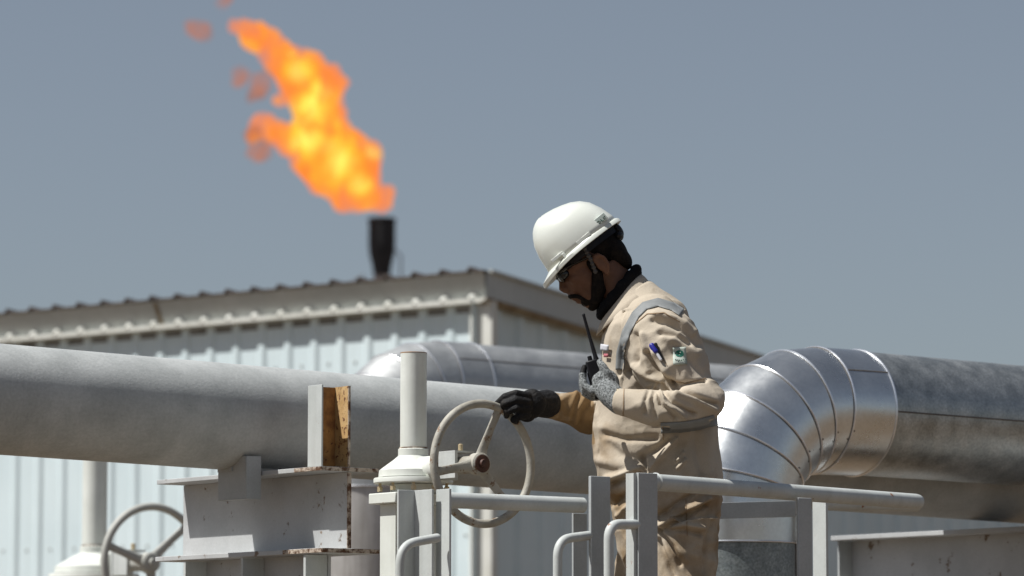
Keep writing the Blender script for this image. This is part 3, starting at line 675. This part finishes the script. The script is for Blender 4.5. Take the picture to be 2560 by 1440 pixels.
def worker():
    # ---- body: one continuous figure
    b = MB(); k = KM
    b.ell(hd(6, 8), (92*k, .073, 92*k), HAX); b.ell(hd(-36, -52), (50*k, .060, 72*k), HAX); b.ell(hd(-30, -20), (54*k, .066, 50*k), HAX)
    b.ell(hd(-46, -98), (38*k, .046, 36*k), HAX); b.ell(hd(-62, -116), (19*k, .026, 17*k), HAX); b.ell(hd(0, -80), (48*k, .060, 46*k), HAX)
    b.tube([hd(-74, -20), hd(-84, -34), hd(-95, -48), hd(-92, -56)], [9*k, 9*k, 10*k, 8*k], 12, round_=True)
    for s_ in (-1, 1): b.ell(hd(-84, -57, s_*.011), (10*k, 9*k, 7*k), HAX)
    b.ell(hd(-70, -8), (15*k, .050, 10*k), HAX)
    b.ell(hd(-84, -76), (12*k, .024, 12*k), HAX); b.ell(hd(-84, -85), (10*k, .022, 6*k), HAX); b.ell(hd(-81, -98), (10*k, .020, 7*k), HAX)
    for s_ in (-1, 1):
        b.ell(hd(-52, -52, s_*.042), (22*k, .016, 18*k), HAX)
        b.ell(hd(16, -66, s_*.073), (17*k, .008, 25*k), HAX); b.ell(hd(14, -44, s_*.075), (15*k, .008, 10*k), HAX); b.tube([hd(4, -52, s_*.081), hd(10, -42, s_*.083), hd(22, -42, s_*.084), hd(30, -56, s_*.084), hd(28, -74, s_*.083), hd(18, -88, s_*.079)], [3.6*k]*6, 8, round_=True); b.ell(hd(12, -90, s_*.072), (9*k, .007, 9*k), HAX)
    b.tube([hd(18, -70), at(1540, 715, YM), at(1572, 770, YM), at(1600, 830, YM)], [.060, .056, .056, .06], 20)
    b.tube([at(1610, 800, YM), at(1640, 900, YM), at(1645, 1050, YM), at(1655, 1200, YM), at(1665, 1350, YM)], [.085, .105, .095, .09, .095], 24)
    for yy, sg in ((11.42, 0), (11.19, 1)):
        xs = (1615, 1612, 1605, 1612) if sg == 0 else (1712, 1705, 1695, 1705)
        b.tube([at(xs[0], 1340, yy), at(xs[1], 1560, yy), at(xs[2], 1790, yy), at(xs[3], 2080, yy), at(xs[3]-4, 2120, yy)], [.060, .058, .048, .038, .036], 18, round_=True)
        b.tube([at(xs[3]+10, 2125, yy), at(xs[3]-110, 2135, yy)], [.035, .028], 14, round_=True)
    b.tube([at(1620, 815, 11.48), at(1560, 930, 11.52), at(1490, 1035, 11.48), at(1420, 1015, 11.42), at(1345, 1008, 11.33)], [.05, .042, .034, .027, .022], 16, round_=True)
    b.tube([at(1640, 820, 11.13), at(1680, 920, 11.07), at(1765, 1003, 10.98), at(1660, 1020, 10.94), at(1545, 1005, 11.0), at(1520, 985, 11.03)], [.055, .048, .034, .03, .022, .020], 16, round_=True)
    me = fused(b, .0045, 3)
    base = V((at(1660, 2150, YM).x, YM, ZP))
    rebase(me, base); body = link('person', me, M['skin'], None, base, ang=180)
    tag(body, 'worker in beige coverall and white hard hat, head bowed, turning the valve handwheel', 'person')

    # ---- coverall
    c = MB()
    def ring(xl, yl, xr, yr, hy, yc=YM, e=2.4, n=40):
        a = at(xl, yl, yc); bb = at(xr, yr, yc); ctr = (a+bb)/2; h = (bb-a)/2; out = []
        for i in range(n):
            t = 2*math.pi*i/n; cx, sx = math.cos(t), math.sin(t)
            out.append(ctr+h*(math.copysign(abs(cx)**(2/e), cx))+V((0, hy*math.copysign(abs(sx)**(2/e), sx), 0)))
        return out
    rings = [ring(1560, 1425, 1780, 1425, .150), ring(1541, 1380, 1790, 1380, .170), ring(1531, 1300, 1802, 1300, .182), ring(1522, 1245, 1808, 1245, .185), ring(1496, 1200, 1806, 1195, .185),
             ring(1484, 1160, 1804, 1160, .183), ring(1480, 1110, 1798, 1110, .178), ring(1482, 1070, 1793, 1065, .175), ring(1490, 1020, 1786, 1020, .178), ring(1500, 960, 1780, 965, .185),
             ring(1504, 905, 1770, 910, .195), ring(1503, 860, 1754, 855, .20), ring(1508, 825, 1733, 805, .195), ring(1515, 805, 1706, 765, .165), ring(1518, 795, 1668, 730, .12), ring(1520, 788, 1622, 700, .085)]
    c.loft(rings)
    # legs
    c.tube([at(1633, 1340, 11.43), at(1630, 1440, 11.43), at(1618, 1560, 11.43), at(1606, 1790, 11.43), at(1612, 2090, 11.43)], [.115, .110, .105, .090, .085], 24)
    c.tube([at(1702, 1300, 11.19), at(1708, 1370, 11.19), at(1705, 1440, 11.18), at(1698, 1560, 11.18), at(1690, 1790, 11.18), at(1705, 2090, 11.18)], [.115, .108, .098, .094, .086, .082], 24)
    # far sleeve
    c.tube([at(1618, 815, 11.46), at(1575, 930, 11.50), at(1520, 1030, 11.50), at(1478, 1038, 11.48), at(1430, 1022, 11.43), at(1385, 1011, 11.385), at(1352, 1007, 11.35)],
           [.085, .078, .066, .060, .050, .041, .040], 24)
    # near sleeve
    c.tube([at(1634, 812, 11.14), at(1650, 850, 11.09), at(1668, 895, 11.06), at(1697, 940, 11.03), at(1735, 980, 11.01), at(1762, 1000, 10.985)],
           [.090, .108, .112, .096, .074, .060], 28, round_=True)
    c.tube([at(1768, 1000, 10.985), at(1730, 1014, 10.95), at(1670, 1020, 10.925), at(1615, 1015, 10.93), at(1575, 1008, 10.955), at(1546, 1004, 10.975)],
           [.058, .058, .055, .048, .042, .039], 28, round_=False)
    me = fused(c, .0042, 4)
    nv = len(me.vertices); co = np.empty(nv*3, 'f'); me.vertices.foreach_get('co', co); co = co.reshape(-1, 3).astype('d')
    no = np.empty(nv*3, 'f'); me.vertices.foreach_get('normal', no) if hasattr(me.vertices, 'foreach_get') else None; no = no.reshape(-1, 3)
    # photo-plane coordinates only used to place the folds on the cloth
    st, ct = math.sin(PITCH), math.cos(PITCH)
    rx, ry, rz = co[:, 0], co[:, 1], co[:, 2]-ZC
    fw = ry*ct+rz*st; up = -ry*st+rz*ct
    px = 1280+rx/fw*FPX; py = 720-up/fw*FPX
    disp = np.zeros(nv)
    near = np.clip(-no[:, 1]*2.0+.35, 0, 1)
    folds = [  # polyline px, width px, depth m (negative = valley)
        ([(1617, 885), (1630, 915), (1650, 942), (1676, 958)], 9, -.020), ([(1632, 880), (1648, 912), (1668, 940)], 9, .010), ([(1590, 838), (1594, 870), (1590, 905)], 8, -.010), ([(1607, 838), (1611, 880), (1622, 925)], 8, .008),
        ([(1577, 925), (1613, 955), (1650, 962)], 6, -.012), ([(1585, 915), (1620, 942), (1650, 952)], 7, .008),
        ([(1632, 800), (1680, 812), (1722, 832), (1748, 862)], 7, -.010), ([(1640, 788), (1690, 800), (1735, 830)], 8, .008), ([(1650, 832), (1690, 838), (1725, 858)], 7, -.008), ([(1660, 846), (1700, 856), (1740, 884)], 9, .006),
        ([(1690, 880), (1730, 905), (1765, 945)], 9, -.006), ([(1672, 962), (1705, 960), (1765, 948)], 4, -.010), ([(1678, 966), (1725, 982), (1792, 1012)], 6, -.014), ([(1690, 985), (1730, 998), (1785, 1022)], 7, .010),
        ([(1655, 968), (1680, 1005), (1738, 1037)], 5, -.012), ([(1645, 972), (1652, 1010), (1690, 1045)], 5, -.010), ([(1637, 967), (1630, 1000), (1640, 1042)], 5, -.009), ([(1647, 970), (1662, 1008), (1712, 1042)], 5, .009),
        ([(1625, 968), (1612, 1000), (1612, 1035)], 5, -.007), ([(1604, 1140), (1612, 1160), (1618, 1176)], 7, -.014), ([(1690, 1098), (1660, 1130), (1622, 1172)], 7, .012), ([(1672, 1098), (1645, 1120), (1610, 1140)], 8, -.010),
        ([(1598, 1186), (1560, 1200), (1525, 1212)], 7, -.014), ([(1600, 1170), (1560, 1185), (1520, 1196)], 8, .012), ([(1490, 1150), (1540, 1165), (1590, 1165)], 12, .006), ([(1520, 1110), (1550, 1135), (1600, 1150)], 12, -.006),
        ([(1707, 1132), (1694, 1150)], 5, .010), ([(1712, 1150), (1694, 1170)], 5, .010), ([(1735, 1232), (1690, 1262), (1649, 1290)], 7, -.013), ([(1772, 1246), (1710, 1278), (1655, 1312)], 7, .012), ([(1770, 1262), (1715, 1292), (1660, 1322)], 6, -.012),
        ([(1755, 1335), (1710, 1325), (1648, 1324)], 6, -.010), ([(1760, 1320), (1710, 1312), (1665, 1322)], 6, .008), ([(1645, 1328), (1675, 1365), (1700, 1410)], 6, -.012), ([(1655, 1322), (1690, 1360), (1715, 1400)], 7, .009), ([(1645, 1352), (1665, 1395), (1685, 1440)], 6, -.010),
        ([(1790, 1300), (1770, 1350), (1765, 1430)], 8, -.008), ([(1528, 1262), (1560, 1235), (1588, 1222)], 6, -.010), ([(1545, 1290), (1575, 1262), (1600, 1250)], 7, .010), ([(1740, 1070), (1745, 1130), (1755, 1180)], 10, -.006), ([(1775, 1060), (1770, 1130), (1775, 1190)], 10, .006),
        ([(1510, 1085), (1560, 1098), (1640, 1096)], 8, -.008), ([(1556, 870), (1552, 905), (1548, 935)], 6, -.008), ([(1570, 850), (1566, 890), (1560, 925)], 6, .006),
        ([(1480, 1000), (1455, 1030), (1450, 1060)], 6, -.006), ([(1440, 985), (1425, 1015), (1420, 1045)], 6, .005), ([(1462, 992), (1440, 1025), (1436, 1055)], 5, .006), ([(1400, 985), (1395, 1010), (1398, 1038)], 5, -.004)]
    P2 = np.stack([px, py], 1)
    for pl, wd, dp in folds:
        best = np.full(nv, 1e9)
        for a, bq in zip(pl[:-1], pl[1:]):
            a = np.array(a, 'd'); bq = np.array(bq, 'd'); d = bq-a; t = np.clip(((P2-a)@d)/(d@d), 0, 1)
            dist = np.hypot(*(P2-a-t[:, None]*d).T); best = np.minimum(best, dist)
        disp += dp*1.35*np.exp(-(best/wd)**2)*near
    for i in range(nv):
        p = V(co[i]); q_ = V((p.x*3.1+p.z*1.2, p.y*3, p.z*6.5))
        h = mnoise.noise(q_*1.6)*.0045+(.5-abs(mnoise.noise(V((p.x*9+p.z*6, p.y*9, p.z*14)))))*.006-.002
        if 1555 < px[i] < 1830 and 775 < py[i] < 1065 or px[i] < 1495:
            h += (.42-abs(mnoise.noise(V((p.x*5+p.z*9+7, p.y*8, p.z*11-p.x*12)))))*.010-.0015
        else:
            h += (.42-abs(mnoise.noise(V((p.x*7-p.z*5, p.y*7, p.z*10+3)))))*.009-.0015
        if py[i] > 1225: h += (.5-abs(mnoise.noise(V((p.x*6-p.z*4, p.y*8, p.z*20)))))*.010-.004
        disp[i] += h
    co2 = co+no*disp[:, None]
    me.vertices.foreach_set('co', co2.astype('f').ravel())
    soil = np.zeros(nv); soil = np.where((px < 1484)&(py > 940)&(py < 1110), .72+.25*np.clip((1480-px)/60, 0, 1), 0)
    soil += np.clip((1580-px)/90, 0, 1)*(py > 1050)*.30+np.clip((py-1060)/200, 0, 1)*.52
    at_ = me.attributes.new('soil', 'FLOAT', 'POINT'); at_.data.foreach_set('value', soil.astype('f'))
    me.update()
    wm = me.copy(); bvh_v = [v.co.copy() for v in me.vertices]; bvh_f = [tuple(f.vertices) for f in me.polygons]
    tree = BVHTree.FromPolygons(bvh_v, bvh_f)
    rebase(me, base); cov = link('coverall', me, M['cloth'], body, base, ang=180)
    O = V((0, 0, ZC))
    def hit(x, y, off=.002):
        d = (at(x, y, 11.0)-O).normalized(); h = tree.ray_cast(O, d)
        if h[0] is None: return None
        n_ = h[1] if h[1].dot(d) < 0 else -h[1]
        return h[0]+n_*off-d*.0005
    def strip(name, pl, wpx, mt, off=.0025, nw=5, th=.0015, closed=False):
        """flat sewn-on strip that follows the cloth"""
        pts = []
        for a, bq in zip(pl[:-1], pl[1:]):
            n_ = max(2, int(math.hypot(bq[0]-a[0], bq[1]-a[1])/5))
            for i in range(n_): pts.append((a[0]+(bq[0]-a[0])*i/n_, a[1]+(bq[1]-a[1])*i/n_))
        pts.append(pl[-1]); rows = []
        for i, (x, y) in enumerate(pts):
            a = pts[max(0, i-2)]; bq = pts[min(len(pts)-1, i+2)]; dx, dy = bq[0]-a[0], bq[1]-a[1]; l_ = math.hypot(dx, dy); nx_, ny_ = -dy/l_, dx/l_
            row = [hit(x+nx_*wpx*(j/(nw-1)-.5), y+ny_*wpx*(j/(nw-1)-.5), off) for j in range(nw)]
            if all(r is not None for r in row): rows.append(row)
        if len(rows) < 2: return None
        mb = MB(); n_ = len(rows)
        mb.add([p for r in rows for p in r], [(i*nw+j, i*nw+j+1, (i+1)*nw+j+1, (i+1)*nw+j) for i in range(n_-1) for j in range(nw-1)])
        o = mb.build(name, mt, cov, ang=180)
        s_ = o.modifiers.new('thick', 'SOLIDIFY'); s_.thickness = th; s_.offset = 0
        return o
    strip('reflective_tape', [(1550, 925), (1553, 880), (1566, 832), (1590, 788), (1612, 766), (1645, 757), (1682, 768), (1704, 783)], 20, M['reflect'])
    strip('reflective_tape', [(1652, 1070), (1700, 1068), (1745, 1062), (1788, 1050)], 28, M['reflect'])
    M['stitch'] = mat('stitching', (.30, .21, .13), rough=.9)
    for pl in ([(1541, 925), (1560, 865), (1582, 815), (1618, 785), (1660, 782), (1700, 805)], [(1676, 950), (1712, 958), (1765, 946)], [(1658, 1100), (1656, 1062)], [(1715, 1250), (1718, 1340)]):
        for i in range(1):
            strip('stitch_line', pl, 2.0, M['stitch'], .0012, 2, .0006)
    strip('sleeve_pocket', [(1640, 868), (1668, 915)], 1.5, M['stitch'], .0012, 2, .0006)
    strip('cuff_hem', [(1560, 972), (1558, 1040)], 2, M['stitch'], .001, 2, .0006)
    strip('chest_pocket', [(1520, 872), (1519, 918)], 34, M['cloth'], .004, 6, .003)
    strip('name_badge', [(1508, 868), (1527, 870)], 16, M['badge'], .008, 4, .002)
    strip('name_badge', [(1521, 884), (1521, 893)], 10, M['pink'], .008, 4, .002)
    strip('sleeve_patch', [(1698, 868), (1700, 912)], 34, M['patch'], .0025, 6, .0008)
    # round green emblem
    mb = MB(); cen = (1698, 885); rr = [[hit(cen[0]+r_*math.cos(t), cen[1]+r_*.85*math.sin(t), .0042) for t in [2*math.pi*i/20 for i in range(20)]] for r_ in (.5, 6, 11.5)]
    mb.loft(rr, False); mb.build('sleeve_emblem', M['green'], cov, ang=180)
    for dx, dy in ((-5, -1), (3, -4), (1, 3)):
        mb = MB(); rr = [[hit(cen[0]+dx+r_*math.cos(t), cen[1]+dy+r_*math.sin(t), .0052) for t in [2*math.pi*i/8 for i in range(8)]] for r_ in (.3, 1.6)]
        mb.loft(rr, False); mb.build('emblem_mark', M['patch'], cov)
    for i in range(6):
        x = 1688+i*4.5; strip('patch_lettering', [(x, 903-abs(i-2.5)*.9), (x+2.4, 903-abs(i-2.5)*.9)], 2.2, M['ink'], .0042, 2, .0004)
    # pens in the sleeve pocket (top-level thing)
    pr = None
    a = hit(1632, 868, .006); bq = hit(1648, 898, .006)
    if a and bq:
        pr = MB(); pr.tube([a, a+(bq-a)*.45], .0085, 12, round_=True); po_ = pr.build('pen', M['blue'], origin=a)
        tag(po_, 'blue capped pen clipped in the sleeve pocket beside the green patch', 'pen')
        pr = MB(); pr.tube([a+(bq-a)*.45, bq+(bq-a)*.1], .0045, 10, round_=True); pr.build('pen_barrel', M['badge'], po_)
        a2 = hit(1641, 864, .007); b2 = hit(1657, 899, .006)
        if a2 and b2:
            pr = MB(); pr.tube([a2, a2+(b2-a2)*.3, b2], [.006, .004, .003], 10, round_=True); p2 = pr.build('pen', M['blackp'], origin=a2)
            tag(p2, 'thin black pen clipped beside the blue one on the sleeve', 'pen')
    # ---- collar
    def tilt_ring(f, bk, hy, n=36, gap=0):
        a = at(*f, YM); q_ = at(*bk, YM); ctr = (a+q_)/2; h = (q_-a)/2
        return [ctr+h*math.cos(t)+V((0, hy*math.sin(t), 0)) for t in [math.pi*2*i/n for i in range(n)]]
    cm = MB(); cm.loft([tilt_ring((1516, 772), (1602, 684), .076), tilt_ring((1508, 790), (1612, 692), .082), tilt_ring((1499, 812), (1628, 710), .102), tilt_ring((1490, 838), (1646, 724), .130)], False)
    co_ = cm.build('collar', M['cloth'], cov, ang=180); s_ = co_.modifiers.new('t', 'SOLIDIFY'); s_.thickness = .004
    sm = MB(); 
    rg = tilt_ring((1503, 778), (1592, 672), .068, 40)
    rgs = rg+[rg[0]]
    sm.tube(rgs, [.014+.003*math.sin(i*1.9) for i in range(41)], 12); sm.tube([p+V((0, 0, -.012)) for p in rgs], [.016]*41, 12)
    me2 = fused(sm, .004, 2); rebase(me2, base); link('neck_scarf', me2, M['scarf'], body, base, ang=180)

    # ---- hair and beard
    h = MB(); h.ell(hd(34, -12), (66*k, .0735, 62*k), HAX); h.ell(hd(60, -52), (36*k, .064, 50*k), HAX); h.ell(hd(66, -84), (24*k, .052, 32*k), HAX)
    h.ell(hd(10, 0), (80*k, .078, 40*k), HAX)
    me3 = fused(h, .005, 3); rebase(me3, base); link('hair', me3, M['hair'], body, base, ang=180)
    h = MB()
    for s_ in (-1, 1):
        h.ell(hd(-8, -62, s_*.058), (9*k, .010, 30*k), HAX)
        h.tube([hd(-10, -80, s_*.055), hd(-28, -105, s_*.046), hd(-46, -122, s_*.030), hd(-64, -128, 0)], [15*k, 18*k, 17*k, 14*k], 12, round_=True)
        h.tube([hd(-93, -74, 0), hd(-89, -78, s_*.016), hd(-78, -90, s_*.030)], [6*k, 7*k, 5*k], 10, round_=True)
        h.ell(hd(-70, -108, s_*.012), (13*k, .018, 15*k), HAX)
        h.tube([hd(-80, -88, s_*.028), hd(-72, -104, s_*.030), hd(-60, -120, s_*.022)], [5*k, 6*k, 9*k], 10, round_=True)
    h.tube([hd(-20, -112, -.03), hd(-20, -116, .03)], 16*k, 12, round_=True)
    me4 = fused(h, .0035, 2); rebase(me4, base); link('beard', me4, M['hair'], body, base, ang=180)
    for s_ in (-1, 1):
        e = MB(); e.tube([hd(-84, -6, s_*.012), hd(-80, -2, s_*.03), hd(-66, -6, s_*.048)], [3*k, 4*k, 3*k], 8, round_=True); e.build('eyebrow', M['hair'], body)
    # ---- sunglasses
    g_ = MB()
    for s_ in (-1, 1):
        g_.ell(hd(-83, -24, s_*.030), (7*k, .027, 17*k), HAX, 18, 10); g_.tube([hd(-78, -16, s_*.052), hd(-58, -17, s_*.064)], 5*k, 8); g_.tube([hd(-58, -17, s_*.064), hd(8, -34, s_*.078)], [4*k, 3*k], 8)
    for s_ in (-1, 1): g_.ell(hd(-72, -25, s_*.045), (15*k, .014, 12*k), HAX, 18, 10)
    g_.tube([hd(-90, -20, -.01), hd(-90, -20, .01)], 3*k, 8)
    g_.build('sunglasses', M['lens'], body)
    # ---- helmet
    prof = [(0, -97, 118), (17, -95, 116), (46, -92, 107), (74, -84, 93), (92, -74, 76), (104, -65, 56), (112, -56, 34), (118, -46, 12), (121.5, -37, -8), (123, -30, -22)]
    hm = MB(); rings = []
    for n_, f_, r_ in prof:
        cu = (f_+r_)/2; au = (r_-f_)/2; hw = .105*(max(0.02, 1-(n_/124)**2.6))**.5
        rr = []
        for i in range(56):
            t = 2*math.pi*i/56; cx, sx = math.cos(t), math.sin(t)
            lift = 4.0*math.exp(-(sx*hw/.016)**2)*min(1, n_/60) if n_ > 10 else 0
            rr.append(hd(cu+au*math.copysign(abs(cx)**.92, cx), n_+lift, hw*math.copysign(abs(sx)**.92, sx)))
        rings.append(rr)
    hm.loft(rings, False); hm.add([p for p in rings[-1]], [tuple(range(56))])
    helmet = hm.build('hard_hat', M['hat'], body, ang=180)
    s_ = helmet.modifiers.new('t', 'SOLIDIFY'); s_.thickness = .003; s_.offset = -1
    # brim with rolled lip; visor in front
    br = MB()
    def brim_ring(f_, r_, hw, n_, dn=0):
        cu = (f_+r_)/2; au = (r_-f_)/2; out = []
        for i in range(72):
            t = 2*math.pi*i/72; cx, sx = math.cos(t), math.sin(t)
            out.append(hd(cu+au*cx, n_-dn*max(0, -cx)**2, hw*sx))
        return out
    br.loft([brim_ring(-96, 117, .104, 6), brim_ring(-112, 122, .108, 3, 5), brim_ring(-128, 125, .112, 0, 10), brim_ring(-129, 125.5, .113, -8, 11), brim_ring(-126, 124, .111, -9, 11), brim_ring(-112, 118, .106, -5, 6), brim_ring(-96, 113, .101, -3, 0)], False)
    br.build('brim', M['hat'], helmet, ang=50)
    # near-side clips and label
    def clipbox(u0, u1, n0, n1, w0, w1, mt, nm):
        b_ = MB(); b_.box((hd(u0, n0)+hd(u1, n1))/2+V((0, (w0+w1)/2, 0)), (abs(u1-u0)*k, abs(w1-w0), abs(n1-n0)*k), HAX); return b_.build(nm, mt, helmet, bevel=.001)
    clipbox(-80, -42, 12, 20, -.094, -.084, M['hat'], 'visor_slot'); clipbox(-50, -42, 2, 14, -.098, -.086, M['hat'], 'visor_slot')
    clipbox(-4, 38, 6, 15, -.105, -.094, M['hat'], 'accessory_slot')
    clipbox(64, 98, 12, 30, -.088, -.072, M['hatlabel'], 'helmet_label')
    for i, (u0, u1, n0, n1) in enumerate([(68, 70, 14, 22), (70, 76, 20, 22), (70, 76, 14, 16), (76, 78, 16, 20), (80, 82, 14, 22), (82, 86, 14, 16), (88, 90, 14, 22), (91, 95, 20, 22)]):
        clipbox(u0, u1, n0, n1, -.0895, -.0880, M['ink'], 'label_lettering')
    hb = MB(); hb.loft([brim_ring(-82, 106, .086, 2), brim_ring(-80, 104, .085, -24)], False); s1 = hb.build('head_band', M['blackp'], helmet)
    rt = MB(); rt.ell(hd(104, -20), (12*k, .03, 22*k), HAX); rt.ell(hd(94, -34), (16*k, .045, 14*k), HAX); rt.build('ratchet', M['blackp'], helmet)
    # chin strap
    for s_ in (-1, 1):
        sp = [hd(6, 0, s_*.086), hd(0, -40, s_*.080), hd(-12, -80, s_*.064), hd(-26, -112, s_*.050), hd(-42, -138, s_*.022), hd(-48, -144, 0)]
        pts = []; rad = []
        for a, bq in zip(sp[:-1], sp[1:]):
            for i in range(8): pts.append(a.lerp(bq, i/8)); rad.append((6.4 if len(pts) % 2 else 4.2)*k)
        pts.append(sp[-1]); rad.append(5*k)
        st_ = MB(); st_.tube(pts, rad, 10); st_.build('chin_strap', M['strap'], helmet)

    # ---- radio, held (top-level thing)
    rp = at(1490, 950, 11.06); ax_ = (at(1460, 787, 11.06)-at(1494, 912, 11.06)).normalized(); sx_ = V((0, 1, 0)).cross(ax_).normalized()
    rb = MB(); rb.box(rp, (.034, .055, .115), (sx_, V((0, 1, 0)), ax_)); radio = rb.build('two_way_radio', M['blackp'], origin=rp, bevel=.004)
    tag(radio, 'black two-way radio with long antenna held upright in the grey gloved hand', 'radio')
    a0 = at(1493, 908, 11.06); a1 = at(1459, 787, 11.06)
    an = MB(); an.tube([a0-ax_*.02, a0+ax_*.008, a0+ax_*.02, a0.lerp(a1, .5), a0.lerp(a1, .96), a1], [.009, .009, .0065, .0052, .0044, .0048], 12, round_=True); an.build('antenna', M['blackp'], radio)
    kn = MB(); kn.lathe(rp+ax_*.057+V((0, .014, 0)), [(.007, 0), (.0065, .016)], axis=ax_, seg=14); kn.build('volume_knob', M['blackp'], radio)
    kn = MB(); kn.box(rp-sx_*.018, (.003, .03, .05), (sx_, V((0, 1, 0)), ax_)); kn.build('talk_button', M['blackp'], radio)
    # ---- grey glove round the radio (left hand)
    h = MB()
    h.tube([at(1549, 1008, 10.985), at(1530, 990, 11.0), at(1512, 968, 11.02), at(1500, 952, 11.02)], [.034, .036, .036, .024], 16, round_=True)
    h.ell(at(1515, 962, 11.015), (.040, .022, .046))
    for i, (dy, dYp) in enumerate(((0, 0), (14, .022), (26, .043), (36, .062))):
        h.tube([at(1512, 972+dy*.5, 11.02+dYp*.6), at(1480, 978+dy*.4, 11.02+dYp), at(1462, 965+dy*.5, 11.03+dYp), at(1455, 940+dy*.6, 11.04+dYp), at(1461, 918+dy*.8, 11.05+dYp)],
               [.012, .0125, .0115, .0105, .0085-.0004*i], 12, round_=True)
    h.tube([at(1530, 965, 11.01), at(1518, 935, 11.005), at(1506, 915, 11.01), at(1499, 905, 11.02)], [.016, .014, .012, .009], 12, round_=True)
    me5 = fused(h, .0028, 3); 
    rebase(me5, base); gl = link('glove', me5, [M['glove'], M['gloveblack']], body, base, ang=180)
    for f_ in me5.polygons:
        cc = f_.center+base; x_ = 1280+cc.x/cc.y*FPX; 
        if cc.z > at(1460, 932, 11.05).z and x_ < 1478: f_.material_index = 1
    gl['label'] = 'speckled grey knitted glove'
    cf = MB(); cf.torus(at(1549, 1006, 10.98), V((-.15, .0, 1)).normalized(), V((0, 1, 0)), .036, .004, 32, 8); cf.build('glove_cuff', M['brass'], gl)
    # ---- black glove on the wheel (right hand)
    h = MB(); Yh = 11.29
    h.tube([at(1368, 1010, 11.36), at(1350, 1010, 11.34), at(1325, 1010, Yh+.02), at(1308, 1008, Yh)], [.043, .040, .036, .028], 16, round_=True)
    h.ell(at(1330, 1008, Yh+.012), (.042, .026, .043)); h.ell(at(1318, 1028, Yh+.015), (.03, .024, .033))
    fin = [[(1318, 990, -.008), (1290, 984, -.022), (1262, 992, -.022), (1243, 1008, -.006)],
           [(1320, 1006, -.016), (1288, 1000, -.034), (1260, 1010, -.032), (1250, 1026, -.010)],
           [(1320, 1022, -.016), (1290, 1020, -.036), (1268, 1028, -.030), (1266, 1040, -.006)],
           [(1318, 1038, -.010), (1296, 1042, -.028), (1284, 1050, -.016), (1290, 1054, .006)]]
    for i, f_ in enumerate(fin):
        h.tube([at(x, y, Yh+d) for x, y, d in f_], [.0125, .0125, .0115, .009], 12, round_=True)
    h.tube([at(1338, 1032, Yh+.03), at(1312, 1044, Yh+.045), at(1284, 1034, Yh+.045), at(1268, 1020, Yh+.035)], [.016, .014, .012, .010], 12, round_=True)
    me6 = fused(h, .0028, 2); rebase(me6, base); g2 = link('glove', me6, M['gloveblack'], body, base, ang=180); g2['label'] = 'oil blackened work glove'
    # ---- boots
    for xx, yy in ((1608, 11.43), (1700, 11.18)):
        f0 = at(xx, 2150, yy); f0 = V((f0.x, yy, ZP))
        bt = MB(); bt.tube([f0+V((.02, 0, .20)), f0+V((.02, 0, .10)), f0+V((.02, 0, .06))], [.052, .055, .055], 16, round_=True)
        bt.ell(f0+V((-.06, 0, .055)), (.135, .05, .052)); bt.ell(f0+V((.03, 0, .05)), (.07, .046, .05))
        bt.box(f0+V((-.05, 0, .014)), (.27, .092, .026))
        me7 = fused(bt, .006, 3); rebase(me7, base); link('boot', me7, M['boot'], body, base, ang=180)
worker()
